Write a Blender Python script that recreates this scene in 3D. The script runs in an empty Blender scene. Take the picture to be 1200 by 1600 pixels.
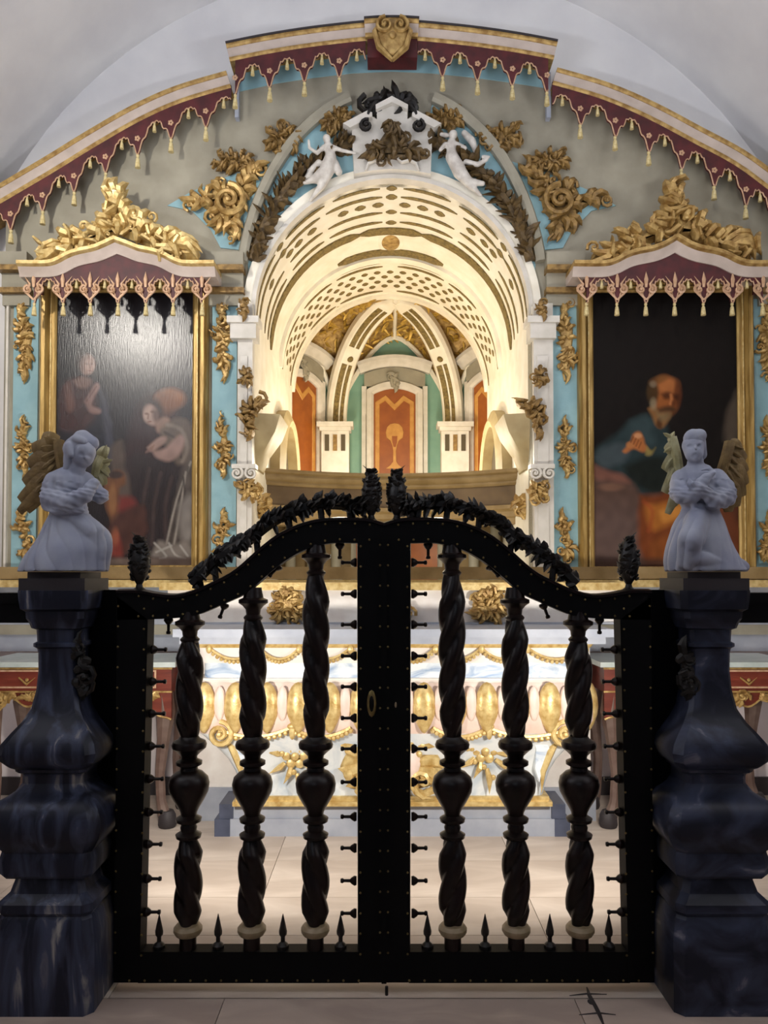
import bpy, bmesh, math, random
import numpy as np
from mathutils import Vector, Matrix
from mathutils.geometry import tessellate_polygon

sc = bpy.context.scene
COL = sc.collection
# ------------------------------------------------------------------ camera
F = 1202.0          # focal length in pixels of the 1200x1600 frame
CAM_H = 1.52
HOR = 897.0         # horizon row
PITCH = math.radians(1.5)
CY = HOR - F * math.tan(PITCH)
cam_d = bpy.data.cameras.new('camera'); cam = bpy.data.objects.new('camera', cam_d); COL.objects.link(cam)
cam.location = (0, 0, CAM_H); cam.rotation_euler = (math.pi/2 + PITCH, 0, 0)
cam_d.sensor_fit = 'VERTICAL'; cam_d.sensor_height = 36; cam_d.lens = 36 * F / 1600
cam_d.shift_y = (CY - 800) / 1600; cam_d.clip_start = .05; cam_d.clip_end = 60
sc.camera = cam
# ------------------------------------------------------------------ world, lamps, exposure
sc.view_settings.view_transform = 'Standard'; sc.view_settings.look = 'None'
sc.view_settings.gamma = 1; sc.view_settings.use_curve_mapping = False
sc.view_settings.exposure = 0.0
w = bpy.data.worlds.new('World'); sc.world = w; w.use_nodes = True
w.node_tree.nodes['Background'].inputs[0].default_value = (.62, .70, .95, 1)
w.node_tree.nodes['Background'].inputs[1].default_value = 0.045
XC = 0.055          # axis of the sanctuary

def lamp(name, kind, loc, energy, col, aim=None, size=.1, spot=60, blend=.4, size_y=None):
    d = bpy.data.lights.new(name, kind); d.energy = energy; d.color = col
    if kind == 'AREA':
        d.size = size
        if size_y: d.shape = 'RECTANGLE'; d.size_y = size_y
    else: d.shadow_soft_size = size
    if kind == 'SPOT': d.spot_size = math.radians(spot); d.spot_blend = blend
    o = bpy.data.objects.new(name, d); COL.objects.link(o); o.location = loc
    if aim is not None:
        o.rotation_euler = (Vector(aim) - Vector(loc)).to_track_quat('-Z', 'Y').to_euler()
    return o
WARM = (1, .90, .70); SOFT = (1, .93, .82); COOL = (.80, .87, 1)
lamp('nave_fill_light', 'AREA', (-1.2, -4.5, 5.2), 30, COOL, (-.2, 5.4, 5.6), 3.2, size_y=1.6)  # unseen cool light added high behind the camera for the upper wall
for s in (-1, 1):                                        # unseen area lights added along the side walls to brighten the vault
    lamp('vault_fill_light', 'AREA', (XC + s*2.9, 1.6, 2.95), 165 if s < 0 else 140, (.84, .88, 1) if s < 0 else (.90, .93, 1), (XC + s*1.9, 1.6, 5.2), .2, size_y=3.0)
lamp('picture_spot_left', 'SPOT', (-2.56, 2.33, 4.08), 210, (1, .94, .84), (-1.5, 5.3, 3.0), .09, 74, .7)
lamp('picture_spot_right', 'SPOT', (.4, 1.6, 4.9), 85, (1, .91, .78), (1.9, 5.3, 2.9), .07, 52, .6)
for s in (-1, 1):
    lamp('niche_lamp', 'POINT', (XC + s*.45, 6.55, 2.46), 20, WARM, size=.05)
    lamp('apse_lamp', 'POINT', (XC + s*.42, 7.3, 2.5), 17, WARM, size=.05)
    lamp('altar_flood', 'SPOT', (XC + s*1.0, 3.2, .95), 72, (1, .94, .86), (XC + s*.75, 4.5, .9), .06, 165, .5)
    lamp('tabernacle_lamp', 'POINT', (XC + s*.45, 5.95, 1.72), 4.5, WARM, size=.05)
lamp('front_ring_lamp', 'SPOT', (XC, 3.7, 1.6), 34, (.88, .90, 1), (XC, 5.9, 4.4), .05, 70, .8)

# ------------------------------------------------------------------ pixel -> place (a pixel is only a direction; Y is the plane the thing stands in)
SP, CP = math.sin(PITCH), math.cos(PITCH)
def P(px, py, Y):
    a = (px - 600) / F; b = (CY - py) / F
    ry = CP - b*SP; rz = SP + b*CP
    t = Y / ry
    return (a*t, Y, CAM_H + rz*t)
def PX(px, py, Y): return P(px, py, Y)[0]
def PZ(py, Y): return P(600, py, Y)[2]
def P2(pts, Y):
    r = []
    for (x, y) in pts:
        q = P(x, y, Y); r.append((q[0], q[2]))
    return r

# ------------------------------------------------------------------ materials
def lin(h):
    h = h.lstrip('#'); c = [int(h[i:i+2], 16)/255 for i in (0, 2, 4)]
    return tuple(x/12.92 if x <= .04045 else ((x+.055)/1.055)**2.4 for x in c) + (1,)
def mat(name, c, r=.6, m=0., c2=None, scale=8., lo=.35, hi=.65, bump=0., bscale=80., stretch=(1, 1, 1), spec=.5, coat=0., detail=5, distort=0.):
    mt = bpy.data.materials.new(name); mt.use_nodes = True
    nt = mt.node_tree; b = nt.nodes['Principled BSDF']
    b.inputs['Base Color'].default_value = lin(c); b.inputs['Roughness'].default_value = r
    b.inputs['Metallic'].default_value = m; b.inputs['Specular IOR Level'].default_value = spec
    b.inputs['Coat Weight'].default_value = coat; b.inputs['Coat Roughness'].default_value = .15
    tc = mp = None
    if c2 or bump:
        tc = nt.nodes.new('ShaderNodeTexCoord'); mp = nt.nodes.new('ShaderNodeMapping')
        mp.inputs['Scale'].default_value = stretch; nt.links.new(tc.outputs['Object'], mp.inputs[0])
    if c2:
        n = nt.nodes.new('ShaderNodeTexNoise'); n.inputs['Scale'].default_value = scale; n.inputs['Detail'].default_value = detail
        n.inputs['Distortion'].default_value = distort
        nt.links.new(mp.outputs[0], n.inputs['Vector'])
        rp = nt.nodes.new('ShaderNodeValToRGB'); rp.color_ramp.elements[0].position = lo; rp.color_ramp.elements[1].position = hi
        rp.color_ramp.elements[0].color = lin(c); rp.color_ramp.elements[1].color = lin(c2)
        nt.links.new(n.outputs['Fac'], rp.inputs[0]); nt.links.new(rp.outputs[0], b.inputs['Base Color'])
    if bump:
        n2 = nt.nodes.new('ShaderNodeTexNoise'); n2.inputs['Scale'].default_value = bscale; n2.inputs['Detail'].default_value = 4
        nt.links.new(mp.outputs[0], n2.inputs['Vector'])
        bp = nt.nodes.new('ShaderNodeBump'); bp.inputs['Strength'].default_value = bump; bp.inputs['Distance'].default_value = .01
        nt.links.new(n2.outputs['Fac'], bp.inputs['Height']); nt.links.new(bp.outputs[0], b.inputs['Normal'])
    return mt
def emit(name, c, e):
    mt = mat(name, c); b = mt.node_tree.nodes['Principled BSDF']
    b.inputs['Emission Color'].default_value = lin(c); b.inputs['Emission Strength'].default_value = e
    return mt
M = dict(
    plaster=mat('white_plaster', '#e6e4e2', .85, c2='#dad8d8', scale=2.5, bump=.08, bscale=30),
    cream=mat('cream_paint', '#9d9785', .6, c2='#8c8675', scale=5, bump=.05, bscale=40),
    white=mat('white_paint', '#d6d0c6', .5, c2='#c6c0b4', scale=9, bump=.04, bscale=60),
    vault=mat('white_vault_paint', '#f2ecdc', .55, c2='#e6deca', scale=7),
    blue=mat('sky_blue_paint', '#8fb4bb', .6, c2='#80a5ae', scale=7, bump=.05),
    green=mat('sage_green_paint', '#86ad98', .6, c2='#7aa290', scale=6),
    red=mat('dark_red_lacquer', '#561a1e', .55, c2='#3e1014', scale=12),
    gold=mat('gold_leaf', '#c4a466', .40, .35, c2='#8e6c38', scale=22, bump=.25, bscale=90),
    oldgold=mat('dull_gilding', '#9c7c46', .45, .25, c2='#6a5028', scale=26, bump=.3, bscale=90),
    goldb=mat('bright_gilding', '#dcc488', .38, .3, c2='#b89656', scale=25, bump=.15, bscale=90),
    slot=mat('gilt_inlay', '#8c7844', .5, .2, c2='#62522a', scale=40, bump=.3, bscale=120),
    orange=mat('orange_lacquer', '#96521c', .45, c2='#864616', scale=9),
    orange2=mat('pale_orange_lacquer', '#c49048', .5, c2='#b07a38', scale=12),
    black=mat('black_wood', '#0d0706', .34, c2='#180a07', scale=20, stretch=(1, 1, .15), spec=.3),
    blackd=mat('black_painted_wood', '#050506', .55, c2='#080707', scale=20, spec=.12),
    brown=mat('dark_brown_bronze', '#16100b', .45, .1, c2='#0c0907', scale=20, bump=.2),
    brass=mat('aged_brass', '#8d7a4a', .4, .6, c2='#66542e', scale=30),
    ring=mat('pale_turned_ring', '#a08c70', .45, c2='#80704f', scale=20),
    tassel=mat('cream_tassel', '#d8c896', .7, c2='#c0aa70', scale=60, bump=.3, bscale=120),
    pink=mat('pink_gilt_trim', '#d2ae90', .5, .15, c2='#b8906c', scale=30),
    stone=mat('angel_stone', '#9fa3b0', .6, c2='#8e93a6', scale=9, bump=.06, bscale=60),
    wing=mat('brown_wing', '#8a7040', .55, .05, c2='#6a5228', scale=25, bump=.2),
    wing2=mat('pale_wing', '#b0aa84', .55, .05, c2='#968e60', scale=25, bump=.2),
    putto=mat('putto_white', '#d8d2c8', .55, c2='#b8b0a6', scale=20),
    altar=mat('altar_white', '#efebe4', .5, c2='#ddd4cc', scale=6),
    altpink=mat('altar_pinkish', '#e6d2c6', .5, c2='#dcc2b4', scale=10),
    altblue=mat('altar_blue_marbling', '#dfe6ea', .4, c2='#5f86b4', scale=5, lo=.45, hi=.72, stretch=(1, 1, 2.5), distort=1.5),
    altgrey=mat('altar_grey_marbling', '#e0e4e4', .4, c2='#aebcc8', scale=5, lo=.4, hi=.7, distort=1.5),
    grey=mat('blue_grey_stone', '#a9adb6', .5, c2='#979ca8', scale=7),
    dgrey=mat('slate_blue', '#4c5266', .5, c2='#3c4254', scale=9),
    wall=mat('lilac_white_wall', '#e4dcdc', .8, c2='#d6cecf', scale=3),
    base=mat('dark_skirting', '#2c2628', .6),
    redwood=mat('red_brown_lacquer', '#7c3626', .4, c2='#5e2418', scale=9, stretch=(.4, 1, 3)),
    ttop=mat('green_white_marble_top', '#c6cdc8', .3, c2='#aab6b0', scale=8),
    tleg=mat('brown_leg', '#6e5a50', .5, c2='#564038', scale=12),
    ent=mat('tan_stone_entablature', '#927a50', .6, c2='#7a6238', scale=6, bump=.1),
    hood=mat('ochre_stone', '#b3a27a', .6, c2='#a08c62', scale=6),
    webgold=mat('niche_gilding', '#c8a44c', .4, .35, c2='#a07e30', scale=24, bump=.2),
    darkgilt=mat('dark_gilding', '#6a5430', .5, .2, c2='#44341c', scale=26, bump=.3),  # darker, browner gilding for the archivolt and keystone foliage
    rose=mat('rose_cream_paint', '#c2b2a6', .55, c2='#b0a094', scale=8),
    entd=mat('shaded_frieze', '#6a5434', .6, c2='#574226', scale=6),  # darkened entablature tone; the shading of the frieze is put into the colour
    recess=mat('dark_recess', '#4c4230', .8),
    frame=mat('gilt_frame', '#b89858', .36, .4, c2='#8a6c36', scale=14, stretch=(3, 3, .3), bump=.1),
)
def marble(name, c1, c2, c3, stretch, sc_=5):
    mt = bpy.data.materials.new(name); mt.use_nodes = True; nt = mt.node_tree; b = nt.nodes['Principled BSDF']
    b.inputs['Roughness'].default_value = .42; b.inputs['Specular IOR Level'].default_value = .3
    tc = nt.nodes.new('ShaderNodeTexCoord'); mp = nt.nodes.new('ShaderNodeMapping'); mp.inputs['Scale'].default_value = stretch
    nt.links.new(tc.outputs['Object'], mp.inputs[0])
    n = nt.nodes.new('ShaderNodeTexNoise'); n.inputs['Scale'].default_value = sc_; n.inputs['Detail'].default_value = 8; n.inputs['Distortion'].default_value = .9
    nt.links.new(mp.outputs[0], n.inputs['Vector'])
    rp = nt.nodes.new('ShaderNodeValToRGB'); e = rp.color_ramp.elements
    e[0].position = .42; e[0].color = lin(c1); e[1].position = .62; e[1].color = lin(c2)
    x = e.new(.72); x.color = lin(c3)
    nt.links.new(n.outputs['Fac'], rp.inputs[0]); nt.links.new(rp.outputs[0], b.inputs['Base Color'])
    return mt
M['marble_l'] = marble('dark_blue_marble_streaked', '#171a27', '#3f455a', '#9a958e', (3.4, 3.4, .5), 4.5)
M['marble_r'] = marble('dark_blue_marble_clouded', '#161925', '#3a4054', '#8a8890', (1.0, 1.0, 1.4), 5)
M['floor'] = marble('pale_beige_marble', '#b3a496', '#c6b8aa', '#d2c6b8', (.5, 1.6, 1), 3)
M['floor2'] = marble('brown_grey_marble', '#a8968a', '#b8a698', '#c4b2a2', (.8, 1.6, 1), 4)
def colattr(name, r, bump=0, spec=.5):
    mt = mat(name, '#ffffff', r, bump=bump, bscale=14, stretch=(9, 1, 1), spec=spec); nt = mt.node_tree
    a = nt.nodes.new('ShaderNodeVertexColor'); a.layer_name = 'Col'
    nt.links.new(a.outputs[0], nt.nodes['Principled BSDF'].inputs['Base Color']); return mt
M['paint_l'] = colattr('varnished_oil_paint', .27, .12, .6)
M['paint_r'] = colattr('matt_oil_paint', .6, .1, .12)

# ------------------------------------------------------------------ mesh tools
WL = {}
def wl(o): return WL.get(o.name, Vector((0, 0, 0))) if o is not None else Vector((0, 0, 0))
def tag(o, label=None, cat=None, group=None, kind=None):
    if label: o['label'] = label
    if cat: o['category'] = cat
    if group: o['group'] = group
    if kind: o['kind'] = kind
    return o
def thing(name, loc, label=None, cat=None, group=None, kind=None):
    o = bpy.data.objects.new(name, None); o.empty_display_size = .1; COL.objects.link(o)
    o.location = loc; WL[o.name] = Vector(loc)
    return tag(o, label, cat, group, kind)
def inst(src, loc, parent=None, scale=(1, 1, 1), rot=(0, 0, 0), name=None):
    o = src.copy(); COL.objects.link(o)
    if name: o.name = name
    o.parent = parent; o.location = Vector(loc) - wl(parent); o.scale = scale; o.rotation_euler = rot; WL[o.name] = Vector(loc)
    return o
class MB:
    def __init__(s): s.v = []; s.f = []; s.mi = []
    def add(s, vs, fs, m=0):
        o = len(s.v); s.v.extend([tuple(v) for v in vs]); s.f.extend([tuple(i+o for i in f) for f in fs]); s.mi.extend([m]*len(fs)); return s
    def box(s, x0, x1, y0, y1, z0, z1, m=0):
        return s.add([(x, y, z) for z in (z0, z1) for y in (y0, y1) for x in (x0, x1)],
                     [(0, 2, 3, 1), (4, 5, 7, 6), (0, 1, 5, 4), (2, 6, 7, 3), (0, 4, 6, 2), (1, 3, 7, 5)], m)
    def prism(s, poly, y0, y1, inset=0., m=0):          # poly in XZ, extruded y0 (front) .. y1 (back)
        n = len(poly); tri = tessellate_polygon([[Vector((p[0], p[1], 0)) for p in poly]])
        fr = poly
        if inset: fr = offset(poly, -inset)
        vs = [(p[0], y0, p[1]) for p in fr] + [(p[0], y1, p[1]) for p in poly]
        fs = [tuple(t) for t in tri] + [tuple(n+i for i in reversed(t)) for t in tri]
        fs += [(i, (i+1) % n, n+(i+1) % n, n+i) for i in range(n)]
        return s.add(vs, fs, m)
    def ell(s, c, r, seg=10, rings=6, rot=None, m=0):
        vs = []; R = rot.to_matrix() if rot is not None else None
        for i in range(rings+1):
            a = math.pi*i/rings
            for j in range(seg):
                b = 2*math.pi*j/seg
                p = Vector((r[0]*math.sin(a)*math.cos(b), r[1]*math.sin(a)*math.sin(b), r[2]*math.cos(a)))
                if R: p = R @ p
                vs.append((c[0]+p.x, c[1]+p.y, c[2]+p.z))
        fs = [(i*seg+j, i*seg+(j+1) % seg, (i+1)*seg+(j+1) % seg, (i+1)*seg+j) for i in range(rings) for j in range(seg)]
        return s.add(vs, fs, m)
    def tube(s, path, rad, seg=6, ref=(0, -1, 0), closed=False, m=0):   # rad: floats or (inplane, alongref)
        n = len(path); path = [Vector(p) for p in path]; ref = Vector(ref).normalized(); vs = []
        for i in range(n):
            t = (path[(i+1) % n] - path[i-1]) if closed else (path[min(i+1, n-1)] - path[max(i-1, 0)])
            t = t.normalized() if t.length > 1e-9 else Vector((0, 0, 1))
            a = t.cross(ref)
            if a.length < 1e-4: a = t.cross(Vector((1, 0, .01)))
            a.normalize(); b = a.cross(t).normalized()
            rr = rad[i] if isinstance(rad, list) else rad
            ra, rb = rr if isinstance(rr, (list, tuple)) else (rr, rr)
            for j in range(seg):
                q = 2*math.pi*j/seg; vs.append(path[i] + a*(ra*math.cos(q)) + b*(rb*math.sin(q)))
        fs = [(i*seg+j, i*seg+(j+1) % seg, ((i+1) % n)*seg+(j+1) % seg, ((i+1) % n)*seg+j) for i in range(n if closed else n-1) for j in range(seg)]
        if not closed: fs += [tuple(range(seg-1, -1, -1)), tuple((n-1)*seg+j for j in range(seg))]
        return s.add(vs, fs, m)
    def lathe(s, prof, c=(0, 0, 0), seg=16, m=0, fn=None):   # prof [(r,z)]
        vs = []
        for (r, z) in prof:
            for j in range(seg):
                q = 2*math.pi*j/seg; k = fn(q, z) if fn else 1
                vs.append((c[0]+r*k*math.cos(q), c[1]+r*k*math.sin(q), c[2]+z))
        n = len(prof)
        fs = [(i*seg+j, i*seg+(j+1) % seg, (i+1)*seg+(j+1) % seg, (i+1)*seg+j) for i in range(n-1) for j in range(seg)]
        fs += [tuple(range(seg-1, -1, -1)), tuple((n-1)*seg+j for j in range(seg))]
        return s.add(vs, fs, m)
    def loft(s, secs, m=0, cap=True):                    # list of equal-length rings of 3d points
        k = len(secs[0]); n = len(secs); vs = [p for q in secs for p in q]
        fs = [(i*k+j, i*k+(j+1) % k, (i+1)*k+(j+1) % k, (i+1)*k+j) for i in range(n-1) for j in range(k)]
        if cap: fs += [tuple(range(k-1, -1, -1)), tuple((n-1)*k+j for j in range(k))]
        return s.add(vs, fs, m)
    def sweep(s, path, prof, Y, closed=False, m=0):      # path XZ; prof ring [(offset along normal, depth towards -Y)]
        n = len(path); secs = []
        for i in range(n):
            a = path[i-1] if (closed or i > 0) else None; c = path[(i+1) % n] if (closed or i < n-1) else None; b = path[i]
            def nd(p, q):
                d = Vector((q[0]-p[0], q[1]-p[1])); d.normalize(); return Vector((-d.y, d.x))
            if a is None: nv = nd(b, c)
            elif c is None: nv = nd(a, b)
            else:
                n1, n2 = nd(a, b), nd(b, c); nv = n1+n2; nv.normalize(); nv = nv/max(.35, nv.dot(n1))
            secs.append([(b[0]+nv.x*o, Y-d, b[1]+nv.y*o) for (o, d) in prof])
        k = len(prof); vs = [p for q in secs for p in q]
        fs = [(i*k+j, i*k+(j+1) % k, ((i+1) % n)*k+(j+1) % k, ((i+1) % n)*k+j) for i in range(n if closed else n-1) for j in range(k)]
        if not closed: fs += [tuple(range(k-1, -1, -1)), tuple((n-1)*k+j for j in range(k))]
        return s.add(vs, fs, m)
    def mesh(s, name, origin=(0, 0, 0), smooth=35):
        me = bpy.data.meshes.new(name); o = origin
        me.from_pydata([(a-o[0], b-o[1], c-o[2]) for a, b, c in s.v], [], s.f)
        if any(s.mi): me.polygons.foreach_set('material_index', s.mi)
        bm = bmesh.new(); bm.from_mesh(me); bmesh.ops.recalc_face_normals(bm, faces=bm.faces[:]); bm.to_mesh(me); bm.free()
        if smooth:
            me.polygons.foreach_set('use_smooth', [True]*len(me.polygons)); me.set_sharp_from_angle(angle=math.radians(smooth))
        me.update(); return me
    def build(s, name, mats, parent=None, origin=None, smooth=35, label=None, cat=None, group=None, kind=None):
        if origin is None:
            xs, ys, zs = zip(*s.v); origin = ((min(xs)+max(xs))/2, (min(ys)+max(ys))/2, min(zs))
        me = s.mesh(name, origin, smooth)
        for m_ in (mats if isinstance(mats, (list, tuple)) else [mats]): me.materials.append(M[m_])
        o = bpy.data.objects.new(name, me); COL.objects.link(o); o.parent = parent
        o.location = Vector(origin) - wl(parent); WL[o.name] = Vector(origin)
        return tag(o, label, cat, group, kind)
def offset(poly, d):
    n = len(poly); area = sum(poly[i-1][0]*poly[i][1]-poly[i][0]*poly[i-1][1] for i in range(n)); sg = 1 if area > 0 else -1
    out = []
    for i in range(n):
        a, b, c = Vector(poly[i-1]), Vector(poly[i]), Vector(poly[(i+1) % n])
        e1 = (b-a).normalized() if (b-a).length > 1e-9 else Vector((1, 0)); e2 = (c-b).normalized() if (c-b).length > 1e-9 else e1
        nn = Vector((e1.y+e2.y, -(e1.x+e2.x)))
        if nn.length < 1e-6: nn = Vector((e1.y, -e1.x))
        nn.normalize(); out.append((b.x+nn.x*d*sg, b.y+nn.y*d*sg))
    return out
def remesh(o, voxel, smooth=4):
    md = o.modifiers.new('r', 'REMESH'); md.mode = 'VOXEL'; md.voxel_size = voxel; md.use_smooth_shade = True
    sm = o.modifiers.new('s', 'SMOOTH'); sm.factor = .5; sm.iterations = smooth
    dg = bpy.context.evaluated_depsgraph_get(); me = bpy.data.meshes.new_from_object(o.evaluated_get(dg))
    o.modifiers.clear(); old = o.data; mats = list(old.materials); o.data = me
    me.materials.clear()
    for m_ in mats: me.materials.append(m_)
    bpy.data.meshes.remove(old)
    return o
def arc(cx, cz, r, a0, a1, n, rz=None):
    rz = rz or r
    return [(cx+r*math.cos(a0+(a1-a0)*i/(n-1)), cz+rz*math.sin(a0+(a1-a0)*i/(n-1))) for i in range(n)]
def smoothpath(pts, n=4):                               # Catmull-Rom through points
    out = []; m = len(pts); V = [Vector(p) for p in pts]
    for i in range(m-1):
        p0, p1, p2, p3 = V[max(i-1, 0)], V[i], V[i+1], V[min(i+2, m-1)]
        for k in range(n):
            t = k/n
            out.append(.5*((2*p1)+(p2-p0)*t+(2*p0-5*p1+4*p2-p3)*t*t+(3*p1-p0-3*p2+p3)*t**3))
    out.append(V[-1]); return [tuple(v) for v in out]
def resample(path, n):
    V = [Vector(p) for p in path]; L = [0]
    for i in range(1, len(V)): L.append(L[-1]+(V[i]-V[i-1]).length)
    out = []; j = 0
    for k in range(n):
        t = L[-1]*k/(n-1)
        while j < len(V)-2 and L[j+1] < t: j += 1
        d = L[j+1]-L[j]; u = (t-L[j])/d if d > 0 else 0
        out.append(tuple(V[j].lerp(V[j+1], u)))
    return out
# ---- carved ornament vocabulary, in a plane facing -Y
def stroke(mb, pts, w, d, y, seg=6, m=0):               # pointed carved leaf along 2d pts
    n = len(pts); path = [(p[0], y - d*.5*math.sin(math.pi*i/(n-1)), p[1]) for i, p in enumerate(pts)]
    rad = [(max(.0008, w*math.sin(math.pi*min(1, .18+.82*i/(n-1)))**.8), max(.0008, d*math.sin(math.pi*min(1, .18+.82*i/(n-1))))) for i in range(n)]
    mb.tube(path, rad, seg, m=m)
def spiral(mb, cx, cz, r, turns, a0, sg, w, y, seg=6, n=None, m=0):
    n = n or int(10*turns)+4; path = []; rad = []
    for i in range(n):
        t = i/(n-1); a = a0 + sg*turns*2*math.pi*t; q = r*(1-.86*t)
        path.append((cx+q*math.cos(a), y - .5*w*t*2, cz+q*math.sin(a))); rad.append((w*(1-.45*t), w*(1.1-.3*t)))
    mb.tube(path, rad, seg, m=m)
    mb.ell((cx, y-w*1.2, cz), (w*.9, w*.9, w*.9), 6, 4, m=m)
def inside(poly, x, z):
    c = False; n = len(poly)
    for i in range(n):
        x1, z1 = poly[i-1]; x2, z2 = poly[i]
        if (z1 > z) != (z2 > z) and x < (x2-x1)*(z-z1)/(z2-z1)+x1: c = not c
    return c
def ornament(mb, poly, y, depth, seed=1, curls=14, leafw=.3, m=0):
    rng = random.Random(seed); n = len(poly)
    mb.prism(offset(poly, -depth*.25), y-depth*.45, y, depth*.4, m=m)
    cx = sum(p[0] for p in poly)/n; cz = sum(p[1] for p in poly)/n
    per = sum((Vector(poly[i])-Vector(poly[i-1])).length for i in range(n))/n
    inn = offset(poly, -per*.9)
    for i in range(n):                                   # a lobe towards every corner of the outline
        p, q = poly[i], inn[i]; b = (q[0]*.75+cx*.25, q[1]*.75+cz*.25)
        s_ = rng.uniform(-.35, .35)*per; mid = ((p[0]+b[0])/2-(p[1]-b[1])*.2+s_*.3, (p[1]+b[1])/2+(p[0]-b[0])*.2+s_*.3)
        stroke(mb, resample(smoothpath([b, mid, p], 3), 5), per*leafw, depth*.5, y-depth*.42, m=m)
    xs = [p[0] for p in poly]; zs = [p[1] for p in poly]; k = 0; t = 0
    while k < curls and t < curls*20:
        t += 1; x, z = rng.uniform(min(xs), max(xs)), rng.uniform(min(zs), max(zs))
        if not inside(poly, x, z): continue
        k += 1; r = per*rng.uniform(.45, .95); u = rng.random()
        if u < .5: spiral(mb, x, z, r*.8, 1.2, rng.uniform(0, 6.28), rng.choice((-1, 1)), r*.22, y-depth*.55, 5, 11, m=m)
        elif u < .85:
            a = rng.uniform(0, 6.28); c = rng.uniform(-1, 1)
            pts = [(x+r*1.3*t_*math.cos(a+c*t_), z+r*1.3*t_*math.sin(a+c*t_)) for t_ in (-.5, 0, .5, 1)]
            stroke(mb, pts, r*.3, depth*.5, y-depth*.6, m=m)
        else: mb.ell((x, y-depth*.7, z), (r*.35, r*.35, r*.35), 7, 5, m=m)
def leaf3(mb, base, d, nrm, L, wd, curl=.4, seg=5, m=0):      # free leaf in space
    d = Vector(d).normalized(); nrm = Vector(nrm).normalized(); base = Vector(base)
    pts = [base + d*(L*t) + nrm*(L*curl*t*t) for t in (0, .35, .7, 1)]
    mb.tube(pts, [(wd*.4, wd*.3), (wd, wd*.4), (wd*.75, wd*.3), (wd*.08, wd*.06)], seg, ref=nrm, m=m)
def garland(mb, path, nrm_fn, wd, n, seed, y_thick=1.0, m=0, core=.45, lw=1.):  # leafy rope along a 3d path; nrm_fn(i)->outward
    rng = random.Random(seed); path = resample(path, n)
    mb.tube(resample(path, max(6, n//3)), wd*core, 6, m=m)
    for i in range(n):
        t = Vector(path[min(i+1, n-1)])-Vector(path[max(i-1, 0)]); t.normalize(); b = Vector(nrm_fn(path[i])).normalized(); c = t.cross(b)
        for k in range(3):
            a = rng.uniform(-1.2, 1.2) + (k-1)*1.9
            o = b*math.cos(a) + c*math.sin(a)*y_thick
            leaf3(mb, Vector(path[i])+o*wd*core*.6, o*.8+t*rng.uniform(.1, .9), o.cross(t)*.3+o, wd*rng.uniform(.7, 1.05), wd*rng.uniform(.28, .44)*lw, rng.uniform(-.3, .5), m=m)
# ================================================================== setting
YR = 5.30                                                # face of the altarpiece
RN = (PX(830, 490, YR) - PX(395, 490, YR))/2             # niche radius
XN = (PX(830, 490, YR) + PX(395, 490, YR))/2
ZS = PZ(492, YR)                                         # springing of the niche vault
YB = 7.5                                                 # back end of the barrel
WX0, WX1 = XC-3.13, XC+3.13
fl = tag(MB().box(WX0, WX1, -1.2, 5.5, -.12, -.012).build('floor', 'base', smooth=0), kind='structure')
rows = [(-1.2, -.2), (-.2, .7), (.7, 1.55), (1.55, 2.35), (2.35, 2.795), (2.80, 2.93), (2.935, 3.28), (3.28, 3.66), (3.66, 4.12), (4.12, 4.6), (4.6, 5.1), (5.1, 5.5)]
shared = {}
rng = random.Random(4)
for i, (a, b) in enumerate(rows):
    n = 3 if i == 5 else 5
    wd = (WX1-WX0)/n; off = 0
    for k in range(n):
        x0 = WX0+k*wd; key = (round(b-a, 3), n, i < 5)
        if key not in shared:
            m_ = MB(); g = .0015
            m_.box(-wd/2+g, wd/2-g, a-(a+b)/2+g, b-(a+b)/2-g, -.012, 0)
            shared[key] = m_.build('floor_slab', 'floor2' if i < 5 else 'floor', fl, origin=(0, 0, -.012), smooth=0)
            shared[key].location = Vector((x0+wd/2, (a+b)/2, -.012)) - wl(fl)
        else: inst(shared[key], (x0+wd/2, (a+b)/2, -.012), fl)
mk = MB()                                                # thin dark cross-shaped mark on the front slabs
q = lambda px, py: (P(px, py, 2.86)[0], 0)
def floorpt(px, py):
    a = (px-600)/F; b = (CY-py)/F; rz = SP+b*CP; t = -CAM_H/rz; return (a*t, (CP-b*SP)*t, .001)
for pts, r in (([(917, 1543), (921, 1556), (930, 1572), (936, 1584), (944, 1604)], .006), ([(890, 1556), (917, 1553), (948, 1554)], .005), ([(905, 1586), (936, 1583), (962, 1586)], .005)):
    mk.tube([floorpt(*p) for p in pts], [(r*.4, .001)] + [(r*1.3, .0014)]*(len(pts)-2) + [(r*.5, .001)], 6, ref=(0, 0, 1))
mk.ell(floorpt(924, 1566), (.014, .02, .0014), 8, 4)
mk.build('dark_cross', 'base', fl, label='dark cross shaped mark in the front paving')

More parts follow.
